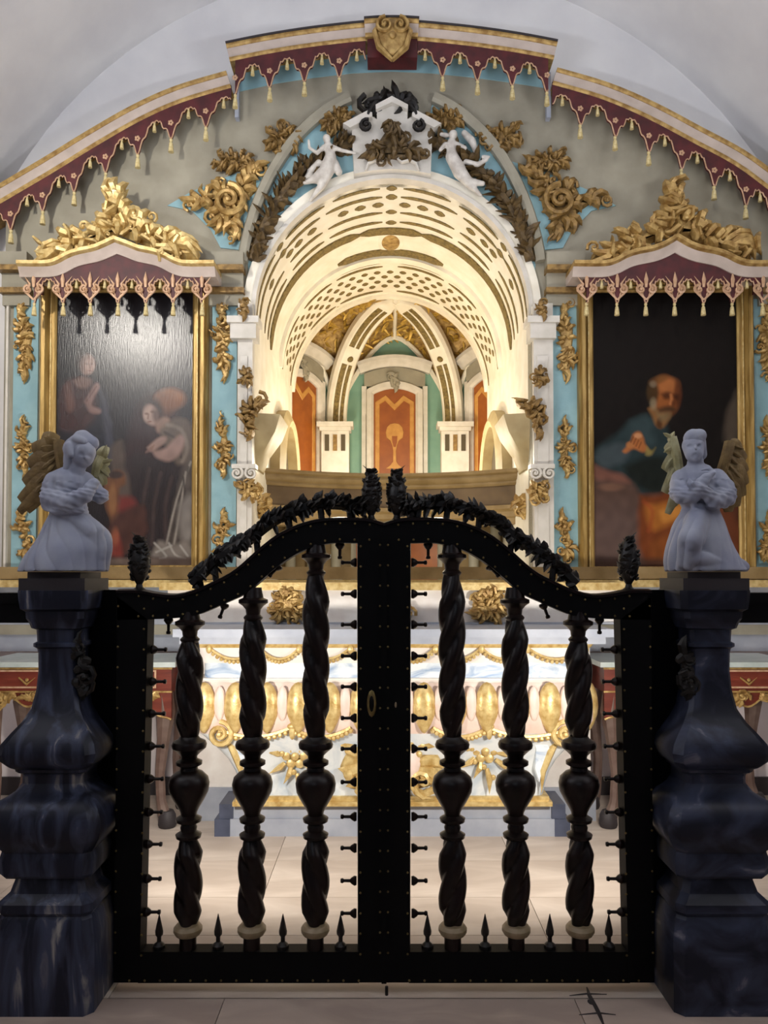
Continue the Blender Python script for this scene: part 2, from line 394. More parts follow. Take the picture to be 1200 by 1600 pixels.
ceil_ = MB(); n = 48; ZV = 2.79; RV = 3.13
for ya, yb in ((-1.2, 5.44),):
    ring = []
    for y in (ya, yb):
        ring.append([(XC+RV*math.cos(math.pi*i/n), y, ZV+RV*math.sin(math.pi*i/n)) for i in range(n+1)] +
                    [(XC+(RV+.12)*math.cos(math.pi*i/n), y, ZV+(RV+.12)*math.sin(math.pi*i/n)) for i in range(n, -1, -1)])
    ceil_.loft(ring)
tag(ceil_.build('ceiling', 'plaster'), kind='structure')
tag(MB().box(WX0-.12, WX0, -1.2, 5.44, 0, ZV).build('wall_left', 'wall', smooth=0), kind='structure')
tag(MB().box(WX1, WX1+.12, -1.2, 5.44, 0, ZV).build('wall_right', 'wall', smooth=0), kind='structure')
wb = MB()
for s in (-1, 1):
    poly = [(XN+s*3.3, 0), (XN, 0), (XN, 1.42), (XN+s*(RN+.02), 1.42)] + [(XN+s*(RN+.02)*math.cos(math.pi/2*i/20), ZS+(RN+.02)*math.sin(math.pi/2*i/20)) for i in range(21)] + [(XN, 6.2), (XN+s*3.3, 6.2)]
    wb.prism(poly, 5.44, 5.6)
tag(wb.build('wall_back', 'plaster', smooth=0), kind='structure')
lw = MB().box(WX0, WX1, 5.36, 5.44, .12, 1.0); tag(lw.build('wall_lower', 'wall', smooth=0), kind='structure')
tag(MB().box(WX0, WX1, 5.33, 5.44, 0, .12).build('baseboard_back', 'base', smooth=0), kind='structure')

# ---- barrel vault of the niche
bv = MB(); n = 40
ring = []
for y in (YR-.02, YB):
    ring.append([(XN+RN*math.cos(math.pi*i/n), y, ZS+RN*math.sin(math.pi*i/n)) for i in range(n+1)] +
                [(XN+(RN+.07)*math.cos(math.pi*i/n), y, ZS+(RN+.07)*math.sin(math.pi*i/n)) for i in range(n, -1, -1)])
bv.loft(ring)
vault = bv.build('ceiling_niche', 'vault', origin=(XN, YR, ZS)); tag(vault, 'white coffered barrel vault of the niche with gilt slots', kind='structure')
def bandpart(name, matn, y0, y1, a0, a1, h, n=None, m=None):   # curved strip standing h proud of the vault, built about the axis
    n = n or max(3, int((a1-a0)/math.radians(5))+1); b = MB(); secs = []
    for i in range(n+1):
        a = a0+(a1-a0)*i/n; c, s_ = math.cos(a), math.sin(a)
        tp = .22 if i in (0, n) else 1.0
        ym = (y0+y1)/2; hy = (y1-y0)/2*tp
        secs.append([(XN+(RN+.01)*c, ym-hy, ZS+(RN+.01)*s_), (XN+(RN-h)*c, ym-hy, ZS+(RN-h)*s_), (XN+(RN-h)*c, ym+hy, ZS+(RN-h)*s_), (XN+(RN+.01)*c, ym+hy, ZS+(RN+.01)*s_)])
    b.loft(secs); return b.build(name, matn, vault, origin=(XN, (y0+y1)/2, ZS))
def yc(py): return (ZS+RN-CAM_H)*F/(HOR-py)              # depth whose crown shows at row py
D = math.radians
def ringof(name, matn, py, wpx, spans, h=.006):
    y0, y1 = yc(py-wpx/2), yc(py+wpx/2); cache = {}
    for (a0, a1) in spans:
        L = round(a1-a0, 3)
        if L not in cache: cache[L] = (bandpart(name, matn, y0, y1, D(90-L/2), D(90+L/2), h), (a0+a1)/2)
        src, _ = cache[L]; mid = (a0+a1)/2
        if 'used' not in cache or L not in cache['used']:
            cache.setdefault('used', set()).add(L); src.rotation_euler = (0, D(90-mid), 0)
        else: inst(src, wl(src), vault, rot=(0, D(90-mid), 0))
six = [(2, 32), (37, 57), (60, 86), (94, 120), (123, 143), (148, 178)]
def ovals(c, w_): return [(a-w_/2, a+w_/2) for a in c]
bandpart('arch_rim', 'white', YR-.03, YR+.05, 0, math.pi, .02, 40)
ringof('gilt_slot', 'slot', 286, 4, [(2, 30), (38, 60), (64, 85), (95, 116), (120, 142), (150, 178)]); ringof('gilt_oval', 'slot', 286, 7, ovals((90, 34, 146), 4.5))
ringof('gilt_slot', 'slot', 300, 4, six); ringof('gilt_oval', 'slot', 300, 8, ovals((90, 34.5, 145.5), 5))
ringof('gilt_oval', 'slot', 312, 7, ovals((22, 38, 44, 52, 68, 76, 84, 96, 104, 112, 128, 136, 142, 158), 5))
ringof('gilt_slot', 'slot', 325, 3.6, six); ringof('gilt_oval', 'slot', 324, 6, ovals((90,), 5))
ringof('gilt_slot', 'slot', 340, 3.6, six); ringof('gilt_oval', 'slot', 341, 6, ovals((90,), 5))
ringof('gilt_band', 'slot', 354, 10, [(0, 75), (75, 105), (105, 180)], .012)
ringof('gilt_band', 'slot', 388, 9, [(62, 118)], .012)
ringof('moulded_rib', 'vault', 397, 8, [(0, 180)], .03)
ringof('gilt_slot', 'slot', 405, 2.6, six)
ringof('gilt_slot', 'slot', 411, 2.6, six)
for k, py in enumerate((420, 427.5, 435, 442)):
    ringof('gilt_quatrefoil', 'slot', py, 4.2, ovals([a+(3 if k % 2 else 0) for a in range(13, 168, 7)], 3.6))
ringof('gilt_slot', 'slot', 450, 2.5, six)
ringof('moulded_rib', 'vault', 457, 5, [(0, 180)], .03)
# oval medallion at the crown, with its white collar
md = MB(); ym = yc(372); c0 = (XN, ym, ZS+RN)
md.ell((XN, ym, ZS+RN-.002), (.115, .24, .012), 24, 6)
mo = md.build('medallion_collar', 'vault', vault)
MB().ell((XN, ym, ZS+RN-.012), (.075, .15, .01), 20, 6).build('gilt_medallion', 'gold', mo)
# ---- side walls of the niche, apse walls, dome
ZT = PZ(738, 6.1)                                        # tribune ledge
for s, nm in ((-1, 'left'), (1, 'right')):
    b = MB(); xa = XN+s*RN; xb = XN+s*(RN+.07); b.box(min(xa, xb), max(xa, xb), YR+.02, YB, 1.42, ZS)
    wn = tag(b.build('wall_niche_'+nm, 'vault', smooth=0), kind='structure')
    h = MB(); cy_, cz_, r1, r2 = 6.75, ZT-.02, .50, .64   # moulded arch over the side recess
    xi = XN+s*(RN-.10); xo = XN+s*(RN+.02); secs = []
    for i in range(17):
        a = math.pi*i/16; c, q_ = math.cos(a), math.sin(a)
        secs.append([(xo, cy_+r1*c, cz_+r1*q_), (xi, cy_+r1*c, cz_+r1*q_), (xi-s*.02, cy_+(r1+.05)*c, cz_+(r1+.05)*q_), (xi+s*.02, cy_+r2*c, cz_+r2*q_), (xo, cy_+r2*c, cz_+r2*q_)])
    h.loft(secs); h.build('recess_arch', 'hood', wn)
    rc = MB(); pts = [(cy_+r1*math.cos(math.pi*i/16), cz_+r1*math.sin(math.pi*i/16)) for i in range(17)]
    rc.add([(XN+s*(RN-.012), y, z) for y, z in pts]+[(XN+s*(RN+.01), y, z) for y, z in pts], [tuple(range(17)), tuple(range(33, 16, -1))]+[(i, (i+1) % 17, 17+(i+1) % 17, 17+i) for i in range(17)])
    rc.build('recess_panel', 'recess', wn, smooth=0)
XA = PX(617, 500, 8.2)                                   # axis of the apse
CR = (.66, 8.45); OUT = (1.30, YB-.02)
def wallslab(name, p, q, matn, z0, z1, th=.06):
    d = Vector((q[0]-p[0], q[1]-p[1])).normalized(); nn = Vector((-d.y, d.x))*th
    if nn.y < 0: nn = -nn
    b = MB(); pts = [(p[0], p[1]), (q[0], q[1]), (q[0]+nn.x, q[1]+nn.y), (p[0]+nn.x, p[1]+nn.y)]
    b.loft([[(x, y, z0) for x, y in pts], [(x, y, z1) for x, y in pts]])
    return tag(b.build(name, matn, smooth=0), kind='structure')
wallslab('wall_apse_back', (XA-CR[0], CR[1]), (XA+CR[0], CR[1]), 'green', 1.9, 4.5)
wallslab('wall_apse_left', (XA-OUT[0], OUT[1]), (XA-CR[0], CR[1]), 'green', 1.9, 4.5)
wallslab('wall_apse_right', (XA+CR[0], CR[1]), (XA+OUT[0], OUT[1]), 'green', 1.9, 4.5)
b = MB()
for s in (-1, 1):
    poly = [(XN+s*1.5, 1.9), (XN+s*(RN-.005), 1.9)] + [(XN+s*(RN-.005)*math.cos(math.pi/2*i/20), ZS+(RN-.005)*math.sin(math.pi/2*i/20)) for i in range(21)] + [(XN, 4.8), (XN+s*1.5, 4.8)]
    b.prism(poly, YB-.01, YB+.05)
tag(b.build('wall_apse_arch', 'vault', smooth=0), kind='structure')
CRN = Vector((XA, YB+.12, ZS+RN-.03))
def ellcurve(Q, n=12, bulge=0.):
    Q = Vector(Q); out = []
    for i in range(n+1):
        s_ = math.sin(math.pi/2*i/n); z = Q.z+(CRN.z-Q.z+bulge)*math.cos(math.pi/2*i/n)
        out.append(Vector((CRN.x+(Q.x-CRN.x)*s_, CRN.y+(Q.y-CRN.y)*s_, z)))
    return out
dome = None
def web(name, foot, seed):
    rg = random.Random(seed); n = 14; cols = [ellcurve(p, n) for p in foot]; b = MB(); k = len(cols)
    vs = [c[i] for c in cols for i in range(n+1)]
    b.add(vs, [(a*(n+1)+i, (a+1)*(n+1)+i, (a+1)*(n+1)+i+1, a*(n+1)+i+1) for a in range(k-1) for i in range(n)])
    ob = tag(b.build(name, 'gold'), kind='structure')
    d = MB()                                             # gilt foliage relief laid on the web
    for _ in range(150):
        a = rg.uniform(0, k-1.01); i0 = rg.uniform(1.5, n-.6); c = cols[int(a)]; p = c[int(i0)].lerp(c[int(i0)+1], i0 % 1).lerp(cols[int(a)+1][int(i0)].lerp(cols[int(a)+1][int(i0)+1], i0 % 1), a % 1)
        nv = (Vector((XA, 7.4, 3.2))-p).normalized(); u = Vector((rg.uniform(-1, 1), rg.uniform(-1, 1), rg.uniform(-1, 1))); u = (u-nv*u.dot(nv)).normalized()
        leaf3(d, p+nv*.004, u, nv, rg.uniform(.07, .13), rg.uniform(.015, .026), .25)
    tag(d.build('gilt_foliage', 'webgold', ob), kind='stuff')
    return ob
def archfoot(p, q, n=16, zlo=3.32, zhi=4.10):
    r = []
    for i in range(n+1):
        u = -1+2*i/n; z = zlo+(zhi-zlo)*(1-abs(u)**1.7)
        r.append((p[0]+(q[0]-p[0])*(u+1)/2, p[1]+(q[1]-p[1])*(u+1)/2, z))
    return r
feet = [archfoot((XA-OUT[0], OUT[1]), (XA-CR[0], CR[1]), zhi=3.95), archfoot((XA-CR[0], CR[1]-.01), (XA+CR[0], CR[1]-.01), zlo=3.3, zhi=4.13), archfoot((XA+CR[0], CR[1]), (XA+OUT[0], OUT[1]), zhi=3.95)]
webs = [web('ceiling_apse', f_, 11+i) for i, f_ in enumerate(feet)]
for i, f_ in enumerate(feet):
    b = MB(); inw = [Vector(p)+(Vector((XA, 7.6, p[2]))-Vector(p)).normalized()*.03 for p in f_]
    b.tube(inw, .028, 6); b.build('arch_moulding', 'vault', webs[i])
b = MB(); cc = ellcurve((XA, CR[1]-.02, 4.13), 8); b.tube([p+Vector((0, -.02, -.02)) for p in cc], .022, 6); b.build('crown_rib', 'vault', webs[1])
for s in (-1, 1):
    base = Vector((XA+s*.63, 8.28, PZ(660, 8.28))); c = ellcurve(base, 24)
    rb = MB(); gi = MB(); secs = []; g1 = []; g2 = []
    for i, p in enumerate(c):
        t = (c[min(i+1, 24)]-c[max(i-1, 0)]).normalized(); nv = (Vector((XA, 7.2, 3.0))-p); nv = (nv-t*nv.dot(t)).normalized(); sd = t.cross(nv)
        w_ = .115 if i > 3 else .05+.065*i/3
        secs.append([p-sd*w_-nv*.05, p-sd*w_+nv*.02, p-sd*w_*.75+nv*.05, p+sd*w_*.75+nv*.05, p+sd*w_+nv*.02, p+sd*w_-nv*.05])
        if 3 <= i: g1.append((p-sd*w_*.28+nv*.052, t, sd, nv)); g2.append((p+sd*w_*.34+nv*.052, t, sd, nv))
    rb.loft(secs); rib = tag(rb.build('dome_rib', 'vault'), 'white rib of the apse dome with gilt inlay strips', kind='structure')
    for gl, hw in ((g1, .020), (g2, .030)):
        if s < 0 and hw > .025: pass
        for (a, z_) in ((0, 10), (12, len(gl))):
            b = MB(); b.loft([[p-sd*hw-nv*.01, p-sd*hw+nv*.004, p+sd*hw+nv*.004, p+sd*hw-nv*.01] for (p, t, sd, nv) in gl[a:z_]]); b.build('gilt_strip', 'slot', rib)
    p, t, sd, nv = g1[11]; MB().ell(p+sd*.03, (.035, .02, .035), 10, 6).build('boss', 'slot', rib)
# ---- pilasters carrying the ribs
def apse_pilaster(s):
    x = XA+s*.63; y = 8.04; z1 = PZ(660, y); z0 = ZT-.02; hw = .145
    t = thing('apse_pilaster', (x, y, z0), 'short white fluted pilaster under the dome rib nearer the %s painting' % ('praying woman' if s < 0 else 'bald man'), 'pilaster')
    b = MB(); b.box(x-hw, x+hw, y, y+.15, z0, z1-.09); b.build('shaft', 'white', t, smooth=0)
    b = MB(); b.box(x-hw-.02, x+hw+.02, y-.03, y+.15, z1-.09, z1-.05); b.box(x-hw-.045, x+hw+.045, y-.055, y+.15, z1-.05, z1); b.build('cap', 'white', t, smooth=0)
    for k in (-1, 0, 1):
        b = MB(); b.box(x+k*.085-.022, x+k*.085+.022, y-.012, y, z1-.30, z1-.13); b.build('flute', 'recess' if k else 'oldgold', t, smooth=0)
    b = MB(); ornament(b, [(x-.15, z0+.0), (x-.16, z0+.1), (x-.12, z0+.2), (x-.05, z0+.24), (x+.02, z0+.2), (x+.08, z0+.24), (x+.14, z0+.18), (x+.16, z0+.08), (x+.15, z0)], y-.01, .06, 5, 12)
    b.build('gilt_base', 'gold', t)
for s in (-1, 1): apse_pilaster(s)
# ---- tribune entablature, concave, with its floor
def plan(u): return (XN+RN*u, 6.28-.33*u*u)
tb = MB(); zc = ZT; secs = []
def tpart(name, matn, prof, parent):
    b_ = MB(); secs = []
    for i in range(25):
        u = -1+2*i/24; x, y = plan(u); secs.append([(x, y+d, zc+z) for d, z in prof])
    b_.loft(secs); return b_.build(name, matn, parent)
trib = tag(tpart('trim_tribune', 'entd', [(.30, -.27), (.02, -.27), (.02, -.115), (.30, -.115)], None), 'tan concave entablature across the niche', kind='structure')
tpart('cornice', 'ent', [(.30, -.115), (0, -.115), (-.02, -.10), (-.02, -.085), (-.05, -.075), (-.07, -.05), (-.07, -.035), (-.11, -.025), (-.12, -.012), (-.12, 0), (.30, 0)], trib)
tpart('architrave', 'ent', [(.30, -.42), (.03, -.42), (.03, -.37), (.01, -.36), (.01, -.32), (-.02, -.30), (-.02, -.27), (.30, -.27)], trib)
pl = MB(); pl.box(XN-RN, XN+RN, 6.45, YB, zc-.12, zc-.004); pl.loft([[(XA-1.2, YB, zc-.12), (XA+1.2, YB, zc-.12), (XA+.64, 8.44, zc-.12), (XA-.64, 8.44, zc-.12)], [(XA-1.2, YB, zc-.02), (XA+1.2, YB, zc-.02), (XA+.64, 8.44, zc-.02), (XA-.64, 8.44, zc-.02)]])
tag(pl.build('floor_tribune', 'ent', smooth=0), kind='structure')
# ---- lower back of the niche with half columns and the orange panel
lb = MB(); lb.box(XN-RN, XN+RN, 6.62, 6.72, 1.42, zc-.1); lowb = tag(lb.build('wall_tabernacle', 'ent', smooth=0), kind='structure')
for px in (452, 486, 524, 705, 742, 776):
    x = PX(px, 880, 6.5); b = MB(); b.lathe([(.055, 0), (.055, .04), (.042, .06), (.045, .3), (.04, .5), (.055, .53), (.055, .57)], (x, 6.58, 1.45), 14)
    b.build('half_column', 'cream', lowb)
b = MB(); b.box(PX(548, 880, 6.5), PX(692, 880, 6.5), 6.56, 6.63, 1.45, 2.0); b.build('panel_frame', 'cream', lowb, smooth=0)
b = MB(); b.box(PX(556, 880, 6.5), PX(684, 880, 6.5), 6.545, 6.60, 1.45, 1.94); b.build('orange_panel', 'orange', lowb, smooth=0)
tag(MB().box(XN-RN, XN+RN, 5.3, 6.7, 1.36, 1.44).build('floor_niche', 'cream', smooth=0), kind='structure')

# ---- painted doors of the apse
def apse_door(c, ang, chal, label):
    # local frame: u along wall, depth towards the room
    w_, z0, z1 = .245, ZT-.03, PZ(612, 8.4); ca, sa = math.cos(ang), math.sin(ang)
    t = thing('painted_door', (c[0], c[1], z0), label, 'door')
    def L(b):
        b.v = [(c[0]+x*ca-y*sa, c[1]+x*sa+y*ca, z) for x, y, z in b.v]; return b
    top = lambda hw, zz, rise, n=10: [(hw-2*hw*i/n, zz+rise*(1-(1-2*i/n)**2)) for i in range(n+1)]
    b = MB(); b.prism([(-w_, z0), (w_, z0)]+top(w_, z1, .07), -.03, -.005); pn = L(b).build('panel', 'orange', t)
    b = MB(); path = [(-w_+.05, z0+.02)] + [(-w_+.05, z1-.12), (-.1, z1-.06), (0, z1-.16), (.1, z1-.06), (w_-.05, z1-.12)] + [(w_-.05, z0+.02)]
    b.sweep(path[::-1], [(-.02, .03), (-.015, .036), (.025, .036), (.03, .03)], 0); L(b).build('pale_border', 'orange2', pn, smooth=0)
    b = MB(); b.prism([(-w_+.03, z0+.01), (w_-.03, z0+.01), (w_-.03, z0+.08), (.12, z0+.1), (0, z0+.2), (-.12, z0+.1), (-w_+.03, z0+.08)], -.037, -.02); L(b).build('pale_foot', 'orange2', pn, smooth=0)
    fr = [(-w_-.03, z0)] + top(w_+.03, z1, .08)[::-1] + [(w_+.03, z0)]
    b = MB(); b.sweep(fr, [(-.045, 0), (-.045, .05), (-.02, .075), (.03, .075), (.045, .04), (.045, 0)], 0); L(b).build('frame', 'white', t)
    b = MB()
    for s in (-1, 1): b.box(s*(w_+.095)-.022, s*(w_+.095)+.022, -.05, 0, z0, z1-.25); b.box(s*(w_+.09)-.026, s*(w_+.09)+.026, -.055, 0, z1-.25, z1+.06)
    L(b).build('jamb', 'white', t, smooth=0)
    b = MB(); b.prism([(-w_-.09, z1+.06)] + [(w_+.09, z1+.06)] + top(w_+.09, z1+.20, .07), -.05, 0); L(b).build('frieze', 'cream', t)
    hd = [(-w_-.14, z1+.2)] + top(w_+.14, z1+.215, .08)[::-1] + [(w_+.14, z1+.2)]
    b = MB(); b.sweep(hd[1:-1], [(-.02, 0), (-.02, .08), (.02, .10), (.05, .15), (.09, .15), (.09, 0)], 0); L(b).build('hood', 'white', t)
    b = MB(); ornament(b, [(-.05, z1+.2), (.05, z1+.2), (.04, z1+.1), (.015, z1+.03), (0, z1-.02), (-.015, z1+.03), (-.04, z1+.1)], -.05, .04, 3, 5); L(b).build('keystone', 'cream', t)
    if chal:
        b = MB(); cz = z0+(z1-z0)*.52
        b.prism([(-.085, cz+.2), (-.1, cz+.14), (-.09, cz+.08), (-.05, cz+.05), (-.03, cz+.0), (-.018, cz-.06), (-.02, cz-.18), (-.05, cz-.22), (-.1, cz-.26), (.1, cz-.26), (.05, cz-.22), (.02, cz-.18), (.018, cz-.06), (.03, cz), (.05, cz+.05), (.09, cz+.08), (.1, cz+.14), (.085, cz+.2), (.05, cz+.235), (0, cz+.245), (-.05, cz+.235)], -.037, -.025, .004)
        L(b).build('painted_chalice', 'orange2', pn, label='pale painted chalice')
        b = MB(); b.prism([(-.03, cz+.1), (.03, cz+.1), (.025, cz+.03), (.012, cz-.02), (-.012, cz-.02), (-.025, cz+.03)], -.039, -.03); L(b).build('chalice_shade', 'orange', pn)
apse_door((XA, CR[1]), 0, True, 'orange lacquered door with painted chalice at the back of the apse')
for s in (-1, 1):
    mid = (XA+s*.99, (CR[1]+OUT[1])/2-.02); ang = math.atan2(-(CR[1]-OUT[1]), OUT[0]-CR[0])*s
    apse_door(mid, ang, False, 'plain orange arched door in the angled apse wall on the %s painting side' % ('praying woman' if s < 0 else 'bald man'))
# ================================================================== altarpiece
XL, XR = PX(6, 600, YR), PX(1222, 600, YR)
ap = thing('altarpiece', (XN, YR, 0), 'blue and cream baroque altarpiece with gilt carving around an arched niche', 'altarpiece')
CEN = [(360, 99), (420, 87), (490, 76), (570, 67), (612, 65), (655, 67), (735, 75), (805, 85), (864, 96)]
LEFT = [(-45, 348), (0, 322), (85, 272), (150, 232), (220, 192), (285, 163), (362, 140)]
RIGHT = [(862, 135), (940, 158), (1010, 188), (1080, 225), (1145, 260), (1200, 300), (1250, 338)]
YCEN, YSID = 5.17, 5.20
cen = smoothpath(P2(CEN, YCEN), 4); lef = smoothpath(P2(LEFT, YSID), 4); rig = smoothpath(P2(RIGHT, YSID), 4)
def zat(path, x):
    for i in range(len(path)-1):
        if path[i][0] <= x <= path[i+1][0]:
            t = (x-path[i][0])/(path[i+1][0]-path[i][0]); return path[i][1]+(path[i+1][1]-path[i][1])*t
    return path[0][1] if x < path[0][0] else path[-1][1]
# backing board with arched opening; top edge tucked behind the canopies
bb = MB(); xcl, xcr = cen[0][0]+.02, cen[-1][0]-.02
ltop = [(XL, zat(lef, XL)+.04)] + [p for p in [(x_, z_+.04) for x_, z_ in lef] if XL < p[0] < xcl-.01] + [(xcl, zat(lef, xcl)+.04)]
rtop = [(xcr, zat(rig, xcr)+.04)] + [p for p in [(x_, z_+.04) for x_, z_ in rig] if xcr+.01 < p[0] < XR] + [(XR, zat(rig, XR)+.04)]
ctop = [(x_, z_+.05) for x_, z_ in cen if xcl <= x_ <= xcr]
top = ltop + [(xcl+.001, ctop[0][1])] + ctop + [(xcr-.001, ctop[-1][1])] + rtop
Z0 = PZ(905, YR)
for s in (-1, 1):
    half = [p for p in top if (p[0]-XN)*s > .02]; half.sort(key=lambda p: p[0]*s)
    poly = [(XN, zat(cen, XN)+.05)] + half + [((XL if s < 0 else XR), Z0), (XN+s*RN, Z0)] + [(XN+s*RN*math.cos(math.pi/2*i/20), ZS+RN*math.sin(math.pi/2*i/20)) for i in range(21)]
    bb.prism(poly, YR, 5.43)
bb.build('backing_board', 'cream', ap, smooth=0)
def slab(name, matn, x0, x1, y0, y1, proj, parent=ap, Y=YR, back=0.02):
    b = MB(); a = P(x0, y1, Y); c = P(x1, y0, Y); b.box(a[0], c[0], Y-proj, Y+back, a[2], c[2]); return b.build(name, matn, parent, smooth=0)
def poly_part(name, matn, pts, proj, parent=ap, Y=YR, inset=0, back=.01):
    b = MB(); b.prism(P2(pts, Y), Y-proj, Y+back, inset); return b.build(name, matn, parent, smooth=30)
# blue panels, pilasters, fillets
for x0, x1 in ((18, 62), (330, 371), (862, 905), (1177, 1216)): slab('blue_panel', 'blue', x0, x1, 468, 895, .012)
for x0, x1 in ((8, 17), (1217, 1224)): slab('white_fillet', 'white', x0, x1, 462, 895, .03)
for x0, x1 in ((372, 397), (833, 861)):
    slab('pilaster', 'white', x0, x1, 478, 900, .055); slab('pilaster_panel', 'white', x0+5, x1-8, 560, 890, .066)
for x0, x1, in ((6, 52), (326, 384), (850, 908), (1180, 1224)):
    slab('impost_band', 'cream', x0, x1, 402, 423, .10); slab('impost_fillet', 'oldgold', x0, x1, 423, 431, .115)
    slab('impost_frieze', 'cream', x0+2, x1-2, 431, 455, .05); slab('impost_fillet', 'oldgold', x0, x1, 455, 463, .08); slab('impost_base', 'cream', x0+2, x1-2, 463, 480, .04)
poly_part('blue_strip', 'blue', [(372, 98), (430, 85), (490, 76), (550, 70), (612, 67), (675, 70), (735, 76), (795, 86), (852, 96), (852, 138), (795, 129), (735, 121), (675, 115), (612, 112), (550, 115), (490, 122), (430, 131), (372, 144)], .008)
for s in (-1, 1):                                        # spandrels
    f = (lambda x: x) if s < 0 else (lambda x: 1224-x)
    poly_part('spandrel_panel', 'blue', [(f(262), 322), (f(300), 300), (f(360), 275), (f(428), 252), (f(448), 250), (f(420), 300), (f(395), 345), (f(383), 392), (f(345), 388), (f(330), 360), (f(300), 330)], .008)
    # upright return at the step of the canopy
    slab('canopy_return', 'grey', 369 if s < 0 else 852, 375 if s < 0 else 858, 120, 190, .05)
# archivolt: cream outer band (ellipse), blue ground with dark foliage
cx, cz = PX(612, 480, YR), PZ(482, YR); kpx = YR/F
path = [(cx-238*kpx*math.cos(a), cz+345*kpx*math.sin(a)) for a in [math.radians(12+62*i/20) for i in range(21)]]
for s in (-1, 1):
    pth = [(cx+(p[0]-cx)*-s, p[1]) for p in path]
    if s > 0: pth = pth[::-1]
    b = MB(); b.sweep(pth, [(-.03, 0), (-.03, .05), (-.01, .065), (.03, .065), (.045, .04), (.045, 0)], YR); b.build('archivolt_band', 'cream', ap)
    b = MB(); ins = []
    for i in range(21):
        a = math.radians(12+62*i/20); ins.append((cx-(s*-1)*-1*-s*0, 0))
    inner = [(XN+s*(RN+.01)*math.cos(math.radians(6+74*i/20)), ZS+(RN+.01)*math.sin(math.radians(6+74*i/20))) for i in range(21)]
    outer = [(cx+s*232*kpx*math.cos(math.radians(12+62*i/20)), cz+338*kpx*math.sin(math.radians(12+62*i/20))) for i in range(21)]
    vs = [(x_, YR-.006, z_) for x_, z_ in inner]+[(x_, YR-.006, z_) for x_, z_ in outer]+[(x_, YR+.01, z_) for x_, z_ in inner]+[(x_, YR+.01, z_) for x_, z_ in outer]
    b.add(vs, [(i, i+1, 22+i, 21+i) for i in range(20)]+[(42+i, 43+i, 64+i, 63+i) for i in range(20)]+[(i, i+1, 43+i, 42+i) for i in range(20)]+[(21+i, 22+i, 64+i, 63+i) for i in range(20)])
    b.build('archivolt_ground', 'blue', ap)
    mid = [((inner[i][0]*.5+outer[i][0]*.5), YR-.03, (inner[i][1]*.5+outer[i][1]*.5)) for i in range(2, 20)]
    g = MB(); garland(g, mid, lambda p: (0, -1, 0), .085, 44, 7+s); g.build('carved_foliage', 'darkgilt', ap)
# ---- gilt appliques traced as outlines in panel pixels
def orn(name, pts, depth, seed, Y=YR, curls=14, matn='gold', parent=ap, leafw=.3):
    b = MB(); ornament(b, P2(pts, Y), Y, depth, seed, curls, leafw); return b.build(name, matn, parent)
CART = [(343, 473), (353, 472), (358, 482), (355, 492), (363, 498), (367, 513), (362, 527), (365, 537), (358, 550), (363, 563), (360, 580), (350, 602), (345, 598), (348, 587), (338, 580), (333, 567), (335, 550), (332, 530), (333, 510), (340, 497), (347, 490), (342, 482)]
MIDD = [(348, 648), (353, 657), (352, 665), (360, 665), (358, 675), (363, 692), (367, 698), (362, 707), (362, 720), (360, 730), (353, 735), (352, 748), (348, 750), (345, 740), (338, 733), (340, 720), (340, 707), (332, 698), (340, 690), (343, 678), (337, 667), (343, 662)]
FLAM = [(353, 792), (358, 802), (357, 810), (363, 817), (370, 820), (360, 828), (357, 840), (352, 852), (362, 868), (352, 880), (338, 876), (330, 862), (338, 850), (340, 828), (335, 815), (347, 817), (350, 807)]
for k, (dx, fl_) in enumerate(((0, 1), (-310, 0), (533, 0), (848, 1))):
    for pts, sd in ((CART, 3), (MIDD, 5), (FLAM, 8)):
        m_ = 349.5
        q_ = [((x if fl_ else 2*m_-x)+dx, y) for x, y in pts]
        orn('gilt_applique', q_, .05, sd+k, curls=12)
SPAN = [(280, 312), (300, 299), (320, 310), (332, 284), (345, 279), (360, 290), (375, 274), (386, 262), (402, 256), (424, 257), (413, 270), (406, 285), (406, 302), (392, 316), (388, 335), (377, 346), (382, 360), (375, 380), (364, 382), (350, 366), (337, 370), (324, 356), (325, 336), (311, 326), (299, 332)]
for s in (-1, 1):
    q_ = SPAN if s < 0 else [(1232-x, y) for x, y in SPAN]
    b = MB(); ornament(b, P2(q_, YR), YR, .07, 21+s, 16, .35)
    c_ = P(360 if s < 0 else 872, 320, YR)
    spiral(b, c_[0], c_[2], .115, 1.8, math.pi*.5, s, .026, YR-.06, 7, 26)
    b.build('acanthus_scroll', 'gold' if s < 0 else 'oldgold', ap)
CL = [(0, .55), (.12, .3), (.1, .1), (.3, .2), (.45, 0), (.6, .2), (.8, .12), (.85, .35), (1, .3), (.95, .6), (.85, .7), (.8, .95), (.55, .85), (.35, 1), (.2, .8), (.05, .85)]
for k, (x0, x1, y0, y1) in enumerate(((410, 478, 194, 248), (335, 400, 233, 278), (497, 557, 166, 216), (745, 816, 192, 243), (822, 892, 231, 276), (664, 728, 164, 213))):
    q_ = [((x0+(x1-x0)*(u if k < 3 else 1-u)), y0+(y1-y0)*v) for u, v in CL]
    orn('gilt_cluster', q_, .06, 40+k, curls=14, matn='oldgold')
